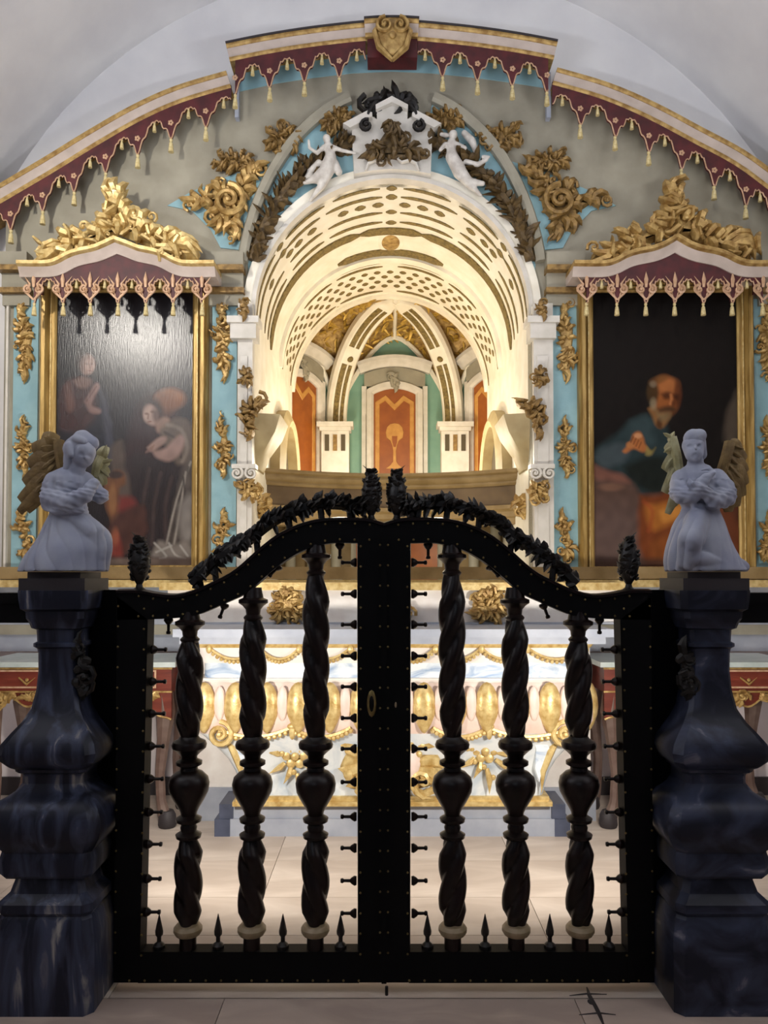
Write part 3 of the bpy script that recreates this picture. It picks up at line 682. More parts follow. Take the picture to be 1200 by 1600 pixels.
# front corners of the niche: capitals, corbels, rocaille
for s in (-1, 1):
    f = (lambda x: x) if s < 0 else (lambda x: 1228-x)
    x0, x1 = sorted((PX(f(366), 740, YR), PX(f(403), 740, YR)))
    b = MB(); z = PZ(728, YR); b.box(x0, x1, YR-.10, YR, z-.03, z); b.box(x0+.015, x1-.015, YR-.08, YR, z-.07, z-.03)
    b.build('capital_abacus', 'white', ap, smooth=0)
    b = MB()
    for px in (374, 396): c_ = P(f(px), 742, YR); spiral(b, c_[0], c_[2], .045, 1.6, 1.5, s if px < 380 else -s, .012, YR-.09, 6, 20)
    b.build('volute', 'white', ap)
    orn('gilt_capital_leaves', [(f(372), 752), (f(400), 750), (f(408), 765), (f(404), 782), (f(396), 786), (f(388), 778), (f(378), 784), (f(374), 770)], .08, 60, Y=YR-.05, curls=10)
    orn('gilt_corbel', [(f(372), 600), (f(376), 580), (f(384), 574), (f(394), 578), (f(398), 592), (f(396), 606), (f(388), 610), (f(380), 604)], .08, 61, Y=YR-.055, curls=8, matn='oldgold')
    orn('gilt_rocaille', [(f(376), 640), (f(382), 626), (f(396), 620), (f(410), 626), (f(424), 630), (f(412), 642), (f(404), 654), (f(396), 664), (f(394), 690), (f(386), 692), (f(384), 668), (f(376), 656)], .09, 62, Y=YR-.055, curls=12, matn='oldgold')
    b = MB(); a = P(f(384), 483, YR); hw = 20*kpx
    b.box(a[0]-hw-.02, a[0]+hw+.02, YR-.12, YR+.05, PZ(512, YR), PZ(502, YR)); b.box(a[0]-hw, a[0]+hw, YR-.10, YR+.05, PZ(535, YR), PZ(512, YR)); b.build('springer', 'white', ap, smooth=0)
    orn('gilt_bud', [(f(380), 505), (f(374), 492), (f(378), 476), (f(384), 468), (f(388), 478), (f(390), 492)], .05, 64, Y=YR-.10, curls=4, matn='oldgold')
    # warm stone console inside the jamb
    b = MB(); xs = XN+s*RN; zz = PZ(690, 5.6)
    b.loft([[(xs, 5.36, zz+.16), (xs-s*.18, 5.40, zz+.16), (xs-s*.18, 5.85, zz+.16), (xs, 5.9, zz+.16)], [(xs, 5.36, zz+.06), (xs-s*.14, 5.42, zz+.04), (xs-s*.14, 5.82, zz+.04), (xs, 5.9, zz+.06)], [(xs, 5.4, zz-.10), (xs-s*.05, 5.46, zz-.10), (xs-s*.05, 5.78, zz-.10), (xs, 5.86, zz-.10)], [(xs, 5.45, zz-.22), (xs-s*.02, 5.5, zz-.22), (xs-s*.02, 5.7, zz-.22), (xs, 5.8, zz-.22)]])
    b.build('console', 'hood', ap)
    orn('gilt_bracket', [(f(404), 775), (f(424), 772), (f(422), 795), (f(414), 812), (f(404), 810)], .07, 66, Y=5.6, curls=8)
# keystone group
KX = 1.4
poly_part('keystone_board', 'white', [(553, 282), (549, 214), (538, 207), (576, 187), (588, 195), (588, 178), (612, 166), (637, 178), (637, 195), (650, 187), (688, 206), (676, 214), (673, 282), (640, 277), (612, 275), (585, 277)], .08, inset=.008)
poly_part('keystone_gable', 'white', [(587, 188), (586, 179), (612, 165), (638, 179), (637, 188), (612, 177)], .12, inset=.006)
for s in (-1, 1):
    f = (lambda x: x) if s < 0 else (lambda x: 1225-x)
    poly_part('broken_pediment', 'white', [(f(536), 208), (f(575), 187), (f(583), 191), (f(583), 198), (f(548), 216)], .12, inset=.006)
    b = MB(); c_ = P(f(573), 211, YR); spiral(b, c_[0], c_[2], .045, 1.5, 1.2, -s, .016, YR-.11, 6, 18); stroke(b, P2([(f(573), 202), (f(577), 190), (f(584), 180), (f(594), 172)], YR), .016, .03, YR-.09); b.build('dark_volute', 'brown', ap)
    b = MB(); stroke(b, P2([(f(572), 277), (f(576), 267), (f(586), 263), (f(598), 266), (f(604), 260), (f(600), 255)], YR), .012, .02, YR-.09); b.build('white_scroll', 'white', ap)
orn('keystone_foliage', [(563, 248), (570, 230), (588, 221), (598, 206), (598, 197), (612, 190), (627, 197), (629, 208), (640, 222), (658, 229), (668, 248), (655, 256), (640, 258), (612, 253), (590, 258), (574, 256)], .07, 71, Y=YR-.08, curls=18, matn='darkgilt')
orn('crest_scroll', [(572, 188), (569, 168), (583, 153), (612, 147), (640, 150), (654, 165), (652, 182), (640, 180), (612, 166), (588, 178)], .07, 72, Y=YR-.03, curls=14, matn='brown')
# ledge and predella under the pictures
slab('shelf', 'ent', -40, 1260, 886, 905, .10, back=.1); slab('gilt_ledge', 'goldb', -60, 1280, 906, 917, .14, back=.1)
slab('predella', 'grey', -60, 1280, 917, 1016, .07, back=.1); slab('predella_moulding', 'cream', -60, 1280, 975, 990, .09, back=.05)

# ================================================================== canopies with lambrequin and tassels
tm = MB(); tm.lathe([(.003, 0), (.010, -.008), (.012, -.02), (.007, -.03), (.013, -.04), (.017, -.075), (.019, -.1), (.002, -.1)], (0, 0, 0), 10)
TAS = None
def tassel(loc, parent, k=1.0):
    global TAS
    if TAS is None:
        TAS = tm.build('tassel', 'tassel', parent, origin=(0, 0, 0)); TAS.location = Vector(loc)-wl(parent); TAS.scale = (k, k, k); WL[TAS.name] = Vector(loc); return TAS
    return inst(TAS, loc, parent, (k, k, k))
PH = [(0, 1.0), (.04, .96), (.08, .80), (.12, .66), (.17, .60), (.22, .60), (.26, .54), (.285, .42), (.32, .30), (.37, .33), (.43, .23), (.5, .27)]
def phs(x):
    x = abs(x)
    for i in range(len(PH)-1):
        if PH[i][0] <= x <= PH[i+1][0]: return PH[i][1]+(PH[i+1][1]-PH[i][1])*(x-PH[i][0])/(PH[i+1][0]-PH[i][0])
    return PH[-1][1]
def valance(path, Y, npd, deep, parent, trim, phase=.5, matn='red', th=.02, tk=1.0, bot=None, scrolls=False):
    """scalloped board hanging from path; npd periods, one pendant each, starting phase periods before the first pendant"""
    N = int(npd*28); pts = resample(path, N+1); topv = []; botv = []; pend = []; gaps = []
    for i, (x, z) in enumerate(pts):
        q = i/N*npd-phase; ph = q-round(q); d = phs(ph)*deep
        zz = (z-d) if bot is None else (bot-d)
        topv.append((x, z+.02)); botv.append((x, zz))
        if abs(ph) < .5/28: pend.append(i)
        if abs(abs(ph)-.5) < .5/28 and 3 < i < N-3 and (not gaps or i-gaps[-1] > 5): gaps.append(i)
    b = MB(); n = N+1
    b.add([(x, Y, z) for x, z in topv]+[(x, Y, z) for x, z in botv]+[(x, Y+th, z) for x, z in topv]+[(x, Y+th, z) for x, z in botv],
          [(i, i+1, n+i+1, n+i) for i in range(N)]+[(2*n+i, 3*n+i, 3*n+i+1, 2*n+i+1) for i in range(N)]+[(n+i, n+i+1, 3*n+i+1, 3*n+i) for i in range(N)]+[(0, n, 3*n, 2*n), (N, 2*n+N, 3*n+N, n+N)])
    vb = b.build('valance', matn, parent, smooth=20)
    g = MB(); g.tube([(x, Y-.002, z) for x, z in botv], .0045, 5); g.build('valance_trim', trim, vb)
    for i in pend:
        x, z = botv[i]; tassel((x, Y+.008, z+.01), parent, tk)
        r = MB(); zt = z+deep*.48
        if scrolls:
            for s in (-1, 1): spiral(r, x+s*deep*.17, z+deep*.42, deep*.15, 1.3, math.pi/2, -s, deep*.05, Y-.006, 5, 14); stroke(r, [(x, z+deep*.1), (x+s*deep*.2, z+deep*.3), (x+s*deep*.12, z+deep*.6), (x+s*deep*.3, z+deep*.86)], deep*.05, .008, Y-.004)
            stroke(r, [(x, z+deep*.5), (x, z+deep*.75), (x, z+deep*1.0)], deep*.07, .01, Y-.004); r.build('fleur_scroll', trim, vb)
        else:
            for q_ in range(5): r.ell((x+.012*math.cos(q_*1.257), Y-.004, zt+.012*math.sin(q_*1.257)), (.009, .006, .009), 6, 4)
            r.build('rosette', trim, vb)
    for i in gaps:
        x, z = botv[i]; tassel((x, Y+.008, z+.012), parent, tk*.72)
    return vb
cn = thing('arched_canopy', (XN, 5.2, PZ(150, 5.0)), 'stepped arched cornice with dark red tasselled lambrequin crowning the altarpiece', 'canopy')
PF = [('lower_fillet', 'gold', [(0, -.36), (0, .02), (.010, .03), (.022, .03), (.022, -.36)]),
      ('cavetto', 'rose', [(.022, -.36), (.022, .022), (.045, .03), (.062, .045), (.07, .05), (.07, -.36)]),
      ('upper_fillet', 'gold', [(.07, -.36), (.07, .055), (.08, .065), (.094, .065), (.094, -.36)]),
      ('top_board', 'base', [(.094, -.40), (.094, .07), (.108, .07), (.108, -.40)])]
for pth, Y, k in ((cen, YCEN, 1), (lef, YSID, 0), (rig, YSID, 0)):
    for nm, m_, pf in PF:
        if nm == 'top_board' and not k: pf = [(o-(.008 if o > .1 else 0), d if d < 0 else .03) for o, d in pf]
        b = MB(); b.sweep(pth, [(o, d if d > 0 else max(d, -(5.42-Y))) for o, d in pf], Y); b.build(nm, m_, cn)
half = len(cen)//2
def sub(path, x0, x1): return [p for p in resample(path, 120) if x0 <= p[0] <= x1]
valance(sub(cen, cen[0][0]+.02, PX(575, 70, YCEN)), YCEN-.02, 3.75, .235, cn, 'pink', phase=1)
valance(sub(cen, PX(652, 70, YCEN), cen[-1][0]-.02), YCEN-.02, 3.75, .235, cn, 'pink', phase=.70)
valance(lef, YSID-.02, 8, .225, cn, 'pink', phase=.3); valance(rig, YSID-.02, 7.7, .225, cn, 'pink', phase=.8)
b = MB()                                                 # gilt heart-shaped medallion at the crown
c_ = P(613, 72, YCEN)
b.ell((c_[0], YCEN-.08, c_[2]), (.12, .045, .13), 20, 10)
for s in (-1, 1):
    spiral(b, c_[0]+s*.05, c_[2]+.06, .06, 1.5, math.pi*(.5), -s, .014, YCEN-.12, 6, 18)
    stroke(b, [(c_[0], c_[2]-.16), (c_[0]+s*.09, c_[2]-.08), (c_[0]+s*.12, c_[2]+.03), (c_[0]+s*.06, c_[2]+.12)], .022, .03, YCEN-.09)
b.ell((c_[0], YCEN-.13, c_[2]-.015), (.025, .02, .025), 10, 6)
b.build('medallion', 'gold', cn)
b = MB(); b.box(c_[0]-.17, c_[0]+.17, YCEN-.03, YCEN+.1, c_[2]-.10, c_[2]+.03); b.build('medallion_ground', 'red', cn, smooth=0)
pth = sub(cen, PX(570, 70, YCEN), PX(656, 70, YCEN))
for nm, m_, pf in PF:
    b = MB(); b.sweep([(x, z+.004) for x, z in pth], [(o, d+.03 if d > 0 else 0) for o, d in pf], YCEN); b.build(nm, m_, cn)

def picture_canopy(peak, x0, x1, ytop, ypk, label, seed, light):
    Y = 5.08
    t = thing('picture_canopy', ((PX(x0, 400, Y)+PX(x1, 400, Y))/2, 5.2, PZ(500, Y)), label, 'canopy', None)
    L = x1-x0
    og = [(x0, ytop), (x0+.15*L, ytop), (x0+.22*L, ytop-5), (x0+.30*L, ytop-17), (x0+.40*L, ytop-24), (x0+.46*L, ytop-31), (peak, ypk), (x0+.54*L, ytop-31), (x0+.60*L, ytop-24), (x0+.70*L, ytop-17), (x0+.78*L, ytop-5), (x0+.85*L, ytop), (x1, ytop)]
    a = smoothpath(P2(og[:7], Y), 4); c = smoothpath(P2(og[6:], Y), 4); pth = a+c[1:]
    low = [(x, z-.105) for x, z in pth]
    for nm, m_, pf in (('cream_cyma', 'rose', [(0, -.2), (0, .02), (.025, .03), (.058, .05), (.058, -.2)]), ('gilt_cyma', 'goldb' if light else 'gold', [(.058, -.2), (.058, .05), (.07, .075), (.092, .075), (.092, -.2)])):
        b = MB(); b.sweep(low, pf, Y); b.build(nm, m_, t)
    inn = [p for p in low if PX(x0+12, 430, Y) <= p[0] <= PX(x1-12, 430, Y)]
    bot = PZ(428, Y)
    valance(inn, Y-.01, 6, .21, t, 'pink', phase=1, bot=bot+.01, scrolls=True, tk=.9)
    for xx in (inn[0][0], inn[-1][0]):
        b = MB(); b.box(xx-.01, xx+.01, Y+.012, YR-.10, bot-.10, inn[0][1]+.02); b.build('valance_side', 'red', t, smooth=0)
    CREST = [(-133, 0), (-131, -16), (-118, -30), (-103, -24), (-95, -52), (-88, -37), (-70, -55), (-63, -40), (-48, -57), (-33, -62), (-33, -77), (-20, -90), (-12, -102), (-14, -128), (-4, -117), (0, -132), (9, -117), (18, -122), (15, -104), (24, -92), (33, -80), (46, -66), (52, -78), (60, -56), (74, -51), (86, -44), (100, -47), (114, -36), (127, -29), (133, -12), (127, 0), (95, 2), (62, -10), (30, -26), (0, -38), (-30, -26), (-62, -10), (-95, 2)]
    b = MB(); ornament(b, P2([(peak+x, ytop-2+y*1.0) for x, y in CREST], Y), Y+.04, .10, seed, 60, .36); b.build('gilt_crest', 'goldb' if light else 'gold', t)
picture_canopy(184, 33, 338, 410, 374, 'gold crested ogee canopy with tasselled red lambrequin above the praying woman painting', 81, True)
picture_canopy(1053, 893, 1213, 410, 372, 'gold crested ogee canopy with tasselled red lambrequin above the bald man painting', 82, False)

# ================================================================== paintings
def sdpoly(X, Z, pts):
    d = np.full(X.shape, 1e9); ins = np.zeros(X.shape, bool); n = len(pts)
    for i in range(n):
        (x1, z1), (x2, z2) = pts[i-1], pts[i]; ex, ez = x2-x1, z2-z1; wx, wz = X-x1, Z-z1
        t = np.clip((wx*ex+wz*ez)/(ex*ex+ez*ez+1e-9), 0, 1); d = np.minimum(d, np.hypot(wx-ex*t, wz-ez*t))
        c = ((z1 > Z) != (z2 > Z)) & (X < (x2-x1)*(Z-z1)/(z2-z1+1e-12)+x1); ins ^= c
    return np.where(ins, -d, d)
class Paint:
    def __init__(s, x0, x1, y0, y1, nx, ny, bg):
        s.X, s.Z = np.meshgrid(np.linspace(x0, x1, nx), np.linspace(y0, y1, ny)); s.C = np.ones(s.X.shape+(3,))*np.array(lin(bg)[:3])
        r = np.random.RandomState(3); s.n = sum(np.sin(s.X*r.uniform(-.25, .25)+s.Z*r.uniform(-.25, .25)+r.uniform(0, 6))*.5 for _ in range(14))/3
    def put(s, m, c): s.C = s.C*(1-m[..., None])+np.array(lin(c)[:3])*m[..., None]
    def poly(s, pts, c, soft=3, a=1., wob=1.2):
        soft = soft*1.5
        s.put(a*np.clip(.5-(sdpoly(s.X, s.Z, smoothpath(pts+[pts[0]], 3)[:-1])+s.n*wob)/soft, 0, 1), c)
    def ell(s, x, y, rx, ry, c, soft=.3, a=1., ang=0):
        ca, sa = math.cos(ang), math.sin(ang); dx, dz = s.X-x, s.Z-y; u = (dx*ca+dz*sa)/rx; v = (-dx*sa+dz*ca)/ry
        s.put(a*np.clip((1-np.hypot(u, v))/soft+.5, 0, 1), c)
    def line(s, pts, w, c, a=1., soft=1.5):
        d = np.full(s.X.shape, 1e9); p = smoothpath(pts, 3)
        for i in range(len(p)-1):
            (x1, z1), (x2, z2) = p[i], p[i+1]; ex, ez = x2-x1, z2-z1; t = np.clip(((s.X-x1)*ex+(s.Z-z1)*ez)/(ex*ex+ez*ez+1e-9), 0, 1); d = np.minimum(d, np.hypot(s.X-x1-ex*t, s.Z-z1-ez*t))
        s.put(a*np.clip((w-d)/soft+.5, 0, 1), c)
def painting(x0, x1, y0, y1, pt, matn, label, dark=1.):
    Y = YR-.03; a = P(x0, y1, Y); c = P(x1, y0, Y)
    t = thing('painting', ((a[0]+c[0])/2, Y, a[2]), label, 'painting')
    ny, nx = pt.X.shape; xs = np.linspace(a[0], c[0], nx); zs = np.linspace(c[2], a[2], ny); b = MB()
    b.v = [(x, Y, z) for z in zs for x in xs]; b.f = [(j*nx+i, (j+1)*nx+i, (j+1)*nx+i+1, j*nx+i+1) for j in range(ny-1) for i in range(nx-1)]; b.mi = [0]*len(b.f)
    o = b.build('canvas', matn, t, smooth=0)
    rs = np.random.RandomState(5); br = sum(np.sin(pt.X*rs.uniform(-.35, .35)+pt.Z*rs.uniform(-.25, .25)+rs.uniform(0, 6)) for _ in range(24))/7
    pt.C = np.clip(pt.C*(dark*(1+.12*br))[..., None], 0, 1)
    at = o.data.color_attributes.new('Col', 'FLOAT_COLOR', 'POINT'); cc = np.ones((nx*ny, 4)); cc[:, :3] = pt.C.reshape(-1, 3); at.data.foreach_set('color', cc.ravel())
    MB().box(a[0], c[0], Y+.004, Y+.03, a[2], c[2]).build('stretcher', 'ent', t, smooth=0)
    rect = [(a[0], a[2]), (a[0], c[2]), (c[0], c[2]), (c[0], a[2])]
    b = MB(); b.sweep(rect, [(-.012, -.01), (-.012, .012), (.0, .022), (.018, .022), (.028, .012), (.04, .03), (.052, .055), (.075, .06), (.088, .045), (.095, .02), (.095, -.03), (0, -.03)], Y, True); b.build('frame', 'frame', t)
    b = MB(); b.sweep(rect, [(.018, .02), (.02, .028), (.027, .028), (.029, .02)], Y, True); b.build('frame_bead', 'goldb', t)
L = Paint(83, 305, 455, 885, 170, 300, '#241c20')
L.ell(200, 520, 110, 80, '#3b3638', 1.0, .7); L.poly([(83, 640), (130, 560), (110, 455), (83, 455)], '#15131a', 20)
L.poly([(100, 690), (92, 640), (100, 600), (118, 590), (142, 592), (158, 606), (170, 640), (178, 700), (172, 720), (110, 720)], '#16182a', 6)       # woman: cloak
L.poly([(90, 668), (88, 625), (97, 598), (118, 588), (140, 592), (150, 612), (150, 650), (130, 672), (105, 676)], '#4c2c2c', 5)
L.poly([(150, 600), (163, 622), (172, 660), (178, 710), (168, 720), (160, 660)], '#4a4a58', 5)
L.poly([(112, 596), (125, 590), (140, 594), (134, 606), (120, 606)], '#8c6a60', 4); L.poly([(98, 604), (106, 598), (112, 616), (112, 640), (102, 640)], '#7e5850', 5)
L.ell(134, 570, 12, 16, '#b89488', .35, 1, .1); L.ell(127, 566, 12, 16, '#4a3430', .5, .6); L.ell(137, 572, 8, 12, '#c6a294', .5)
for x in (133, 141): L.ell(x, 569, 3, 1.8, '#6a4840', .9, .6)
L.line([(138, 570), (139, 576)], .8, '#8e6a60', .8); L.line([(135, 580), (140, 580)], .7, '#8a4a44', .9)
L.poly([(130, 628), (146, 602), (152, 600), (153, 608), (146, 622), (142, 634), (156, 640), (154, 648), (138, 644)], '#a8827a', 3); L.line([(133, 628), (149, 604)], .7, '#6a4640')
L.poly([(196, 760), (198, 690), (208, 650), (222, 622), (245, 612), (268, 612), (280, 625), (278, 660), (262, 690), (240, 720), (228, 790)], '#3e2424', 7)   # second figure
L.ell(266, 624, 24, 17, '#a8683e', .5); L.ell(258, 632, 18, 18, '#8a5638', .6, .7)
L.ell(238, 645, 17, 22, '#3a2420', .5, .9); L.ell(236, 649, 12, 17, '#c6a496', .35, 1, -.35); L.ell(232, 650, 8, 11, '#d4b4a4', .6, .8)
for x, y in ((229, 647), (238, 644)): L.ell(x, y, 3.2, 1.8, '#7a5648', .9, .7)
L.ell(246, 652, 7, 14, '#5a3a30', .8, .7, -.35)
L.line([(232, 648), (231, 655)], .8, '#9a7264'); L.line([(231, 660), (236, 659)], .7, '#8c4a40')
L.poly([(242, 662), (256, 652), (266, 658), (258, 672), (246, 676)], '#b4907e', 4)
L.poly([(250, 672), (275, 654), (298, 660), (304, 690), (300, 726), (280, 730), (268, 712), (256, 690)], '#7c6a5c', 5)
L.line([(262, 664), (284, 672), (294, 700), (286, 722)], 3, '#a8988a', .7, 4); L.line([(258, 676), (280, 690), (284, 715)], 2, '#4a3c34', .7)
L.poly([(262, 700), (282, 680), (290, 690), (282, 712), (266, 722), (246, 716), (240, 706), (250, 704)], '#c09c90', 4)
L.poly([(230, 700), (246, 686), (260, 684), (258, 692), (244, 702), (236, 706)], '#c4a092', 3)
for k in range(4): L.line([(232+k*3, 702-k*2), (228+k*3, 708-k)], 1, '#a07a6c', .8)
L.poly([(205, 800), (200, 720), (226, 710), (262, 728), (290, 726), (304, 735), (304, 870), (250, 870), (226, 850)], '#3a2e2e', 6)
for k in range(9): L.line([(225+k*9, 730+k*3), (215+k*9, 790), (206+k*11, 850)], 2.4, '#5a4844' if k % 2 else '#2a2022', .7, 4)
L.poly([(262, 850), (285, 740), (304, 722), (304, 880), (262, 880)], '#6e625a', 6)
for k in range(4): L.line([(300-k*4, 722+k*8), (278+k*4, 780), (262+k*6, 850)], 1.6, '#c8bcae' if k % 2 == 0 else '#4c423c', .8, 2)
L.poly([(281, 790), (304, 770), (304, 840), (284, 838)], '#a49a92', 8)
L.poly([(238, 868), (250, 845), (270, 850), (296, 846), (304, 872), (270, 876)], '#9c9086', 5)
for p in ([(243, 848), (262, 868), (252, 872)], [(266, 848), (276, 866), (292, 872)], [(246, 862), (270, 852)], [(284, 852), (296, 868)]): L.line(p, 1.6, '#d8d0c6', .8, 2)
L.poly([(172, 700), (190, 688), (196, 730), (205, 770), (200, 800), (178, 790)], '#6e5e54', 6)
L.poly([(162, 752), (180, 735), (193, 738), (196, 756), (186, 764), (188, 800), (182, 822), (172, 812), (164, 782)], '#8a5a3a', 4); L.ell(180, 742, 13, 6, '#4e3a34', .5); L.ell(176, 780, 6, 24, '#b47e50', .6, .8)
L.poly([(186, 776), (206, 775), (215, 790), (196, 805), (186, 800)], '#8c3a34', 6)
L.poly([(170, 870), (172, 820), (190, 800), (225, 790), (232, 830), (215, 850), (195, 868)], '#5e3a30', 7)
L.poly([(170, 868), (176, 838), (186, 832), (190, 850), (192, 868)], '#9c4034', 5); L.ell(181, 838, 6, 14, '#b86a4a', .7, .7)
L.poly([(140, 872), (305, 872), (305, 885), (140, 885)], '#8a7468', 4)
painting(83, 305, 455, 886, L, 'paint_l', 'gilt framed painting of a praying woman and a bowing robed figure', .42)
R_ = Paint(926, 1152, 455, 888, 170, 300, '#15110f')
R_.ell(1040, 600, 130, 160, '#1c1613', 1., .8)
R_.poly([(928, 720), (935, 700), (965, 678), (985, 656), (1010, 650), (1030, 655), (1045, 680), (1045, 740), (1040, 790), (1000, 775), (970, 745), (940, 735)], '#2c3a3c', 7)   # coat
R_.poly([(985, 658), (1010, 650), (1020, 672), (1024, 700), (1000, 690), (980, 690)], '#3c4c4e', 8, .8); R_.poly([(930, 715), (945, 700), (970, 692), (985, 700), (975, 722), (945, 732)], '#4a5458', 7, .8)
R_.poly([(975, 730), (1010, 715), (1045, 720), (1045, 765), (1020, 772), (985, 752)], '#1c211d', 8)
R_.poly([(1014, 640), (1030, 632), (1048, 645), (1036, 668), (1024, 664)], '#94683c', 4); R_.poly([(1026, 655), (1034, 650), (1033, 670), (1026, 666)], '#5c3a20', 3)
R_.ell(1040, 619, 21, 31, '#8a4f28', .35, 1, -.12); R_.ell(1043, 603, 16, 12, '#bc7440', .8, .9); R_.ell(1034, 627, 9, 10, '#aa6432', .9, .8)
R_.ell(1059, 615, 6, 19, '#5a2e16', .8, .8); R_.ell(1020, 614, 9, 18, '#4a351c', .6, .95); R_.ell(1030, 594, 14, 6, '#7c522a', .8, .7, -.3)
R_.poly([(1034, 617), (1042, 614), (1049, 617), (1046, 624), (1038, 625)], '#4a2412', 4, .85); R_.poly([(1052, 617), (1060, 618), (1058, 625), (1052, 623)], '#3a1c0e', 4, .85)
R_.line([(1048, 618), (1049, 626), (1047, 632)], 2.2, '#c27a48', .8, 2.5); R_.ell(1052, 631, 3, 5, '#5c3018', .8, .7)
R_.poly([(1028, 640), (1038, 636), (1052, 637), (1054, 643), (1042, 645), (1030, 648)], '#4e3520', 4, .9); R_.poly([(1024, 640), (1030, 646), (1046, 645), (1046, 654), (1036, 660), (1027, 654)], '#86704e', 5, .85); R_.ell(1021, 632, 5, 9, '#a8987a', .9, .55); R_.ell(1021, 601, 5, 5, '#a09078', .9, .5)
R_.poly([(974, 706), (985, 692), (990, 680), (1000, 676), (1006, 684), (1008, 694), (1014, 704), (1004, 708), (990, 702), (978, 708)], '#b06c3c', 3); R_.ell(997, 682, 6, 4, '#d8986a', .7); R_.ell(985, 696, 6, 5, '#c07c4a', .7)
for k in range(4): R_.line([(990+k*4, 683+k*3), (986+k*4, 692+k*3)], .9, '#6e3c20', .8)
R_.poly([(1010, 698), (1018, 704), (1024, 700), (1018, 712), (1008, 712)], '#96844c', 3)
R_.poly([(926, 885), (926, 740), (945, 738), (975, 745), (995, 765), (1005, 800), (1012, 885)], '#5c463c', 7)
R_.poly([(926, 725), (940, 732), (970, 742), (985, 755), (960, 752), (926, 748)], '#86584a', 6, .8); R_.ell(955, 762, 18, 6, '#8a6450', .8, .6); R_.ell(965, 840, 45, 50, '#6a5650', .9, .7)
R_.poly([(1000, 775), (1030, 772), (1048, 760), (1075, 770), (1100, 770), (1130, 790), (1152, 830), (1152, 885), (1008, 885)], '#7c4020', 7)
R_.poly([(1008, 790), (1040, 785), (1075, 785), (1072, 810), (1042, 820), (1022, 830), (1010, 815)], '#b4702e', 8, .9); R_.poly([(1030, 800), (1070, 788), (1066, 804), (1035, 816)], '#d08c40', 6, .8)
R_.poly([(1015, 850), (1040, 835), (1060, 845), (1040, 880), (1018, 885)], '#8e5024', 8, .8); R_.line([(1005, 785), (1018, 800), (1012, 830)], 3, '#a04e28', .7, 5)
R_.poly([(1128, 690), (1132, 650), (1142, 625), (1152, 615), (1152, 700)], '#5c5044', 7, .8); R_.poly([(1110, 800), (1152, 760), (1152, 860), (1130, 850)], '#6a3c28', 12, .7)
R_.poly([(926, 876), (1152, 872), (1152, 888), (926, 888)], '#4a342a', 6, .8)
painting(926, 1152, 455, 888, R_, 'paint_r', 'gilt framed dark painting of a bald bearded man with clasped hands', .72)

# ================================================================== white putti beside the keystone
def figure(name, caps, Y, matn, voxel, label, cat, parent=None, z0=None, smooth=3, ox=0, zmin=None, folds=None, skirt=None, face=()):
    b = MB()
    if skirt:
        secs = []
        for (cx_, py_, hw_, dp_, dy_) in smoothpath(skirt, 3):
            c_ = P(cx_, py_, Y); secs.append([(c_[0]+hw_*Y/F*math.cos(a), Y-dy_+dp_*math.sin(a), c_[2]) for a in [2*math.pi*k/28 for k in range(28)]])
        b.loft(secs)
    for (x1, y1, d1, r1, x2, y2, d2, r2) in caps:        # pixel ends, depth towards camera (m), radii in pixels
        p = Vector(P(x1, y1, Y)) + Vector((0, -d1, 0)); q_ = Vector(P(x2, y2, Y)) + Vector((0, -d2, 0)); k = Y/F
        n = 6; dv = (q_-p); Ln = max(dv.length, 1e-5)
        if Ln < 1e-3: b.ell(p, (r1*k,)*3, 12, 8); continue
        path = []; rad = []
        e = dv/Ln
        for a in (-1, -.7, -.35): path.append(p+e*(a*r1*k)); rad.append(r1*k*math.sqrt(max(.02, 1-a*a)))
        for i in range(5): path.append(p.lerp(q_, i/4)); rad.append((r1+(r2-r1)*i/4)*k)
        for a in (.35, .7, 1): path.append(q_+e*(a*r2*k)); rad.append(r2*k*math.sqrt(max(.02, 1-a*a)))
        b.tube(path, rad, 18, ref=(.3, -1, .2))
    xs, ys, zs = zip(*b.v)
    o = b.build(name, matn, parent, label=label, cat=cat); remesh(o, voxel, smooth)
    if folds:                                            # drapery: ridges running down from the belt, small creases on sleeves
        (fx_, fy_, zw, amp, nf, lean) = folds; w0 = WL[o.name]; me = o.data; nrm = [v.normal.copy() for v in me.vertices]
        for v, nn in zip(me.vertices, nrm):
            p = v.co+w0; h = (zw-p.z)
            a = math.atan2(p.y-fy_, p.x-fx_)
            if h > 0:
                k = min(1, h/.06); ph = a*nf+lean*h*22+1.3*math.sin(a*3+h*9)+.5*math.sin(h*15+a*2)
                v.co += nn*(amp*k*(abs(math.sin(ph))**.7-.55)*(.6+.4*math.sin(a*2.3+1)))
            elif p.z < zw+.115:
                v.co += nn*(.0026*math.sin(p.x*150+p.z*210+2*math.sin(p.z*90))*math.sin(p.z*120-p.x*60))
        me.update()
    for (px_, py_, rp_, am_) in face:                    # eye sockets, nose and mouth modelled into the head
        c_ = P(px_, py_, Y); w0 = WL[o.name]; rr = rp_*Y/F
        for v in o.data.vertices:
            p = v.co+w0; q_ = math.hypot(p.x-c_[0], p.z-c_[2])/rr
            if q_ < 1 and v.normal.y < -.2 and p.y < Y: v.co.y += am_*(1-q_*q_)
    if zmin is not None:
        lz = zmin-WL[o.name].z
        for v in o.data.vertices: v.co.z = max(v.co.z, lz)
    
    o.data.polygons.foreach_set('use_smooth', [True]*len(o.data.polygons)); return o
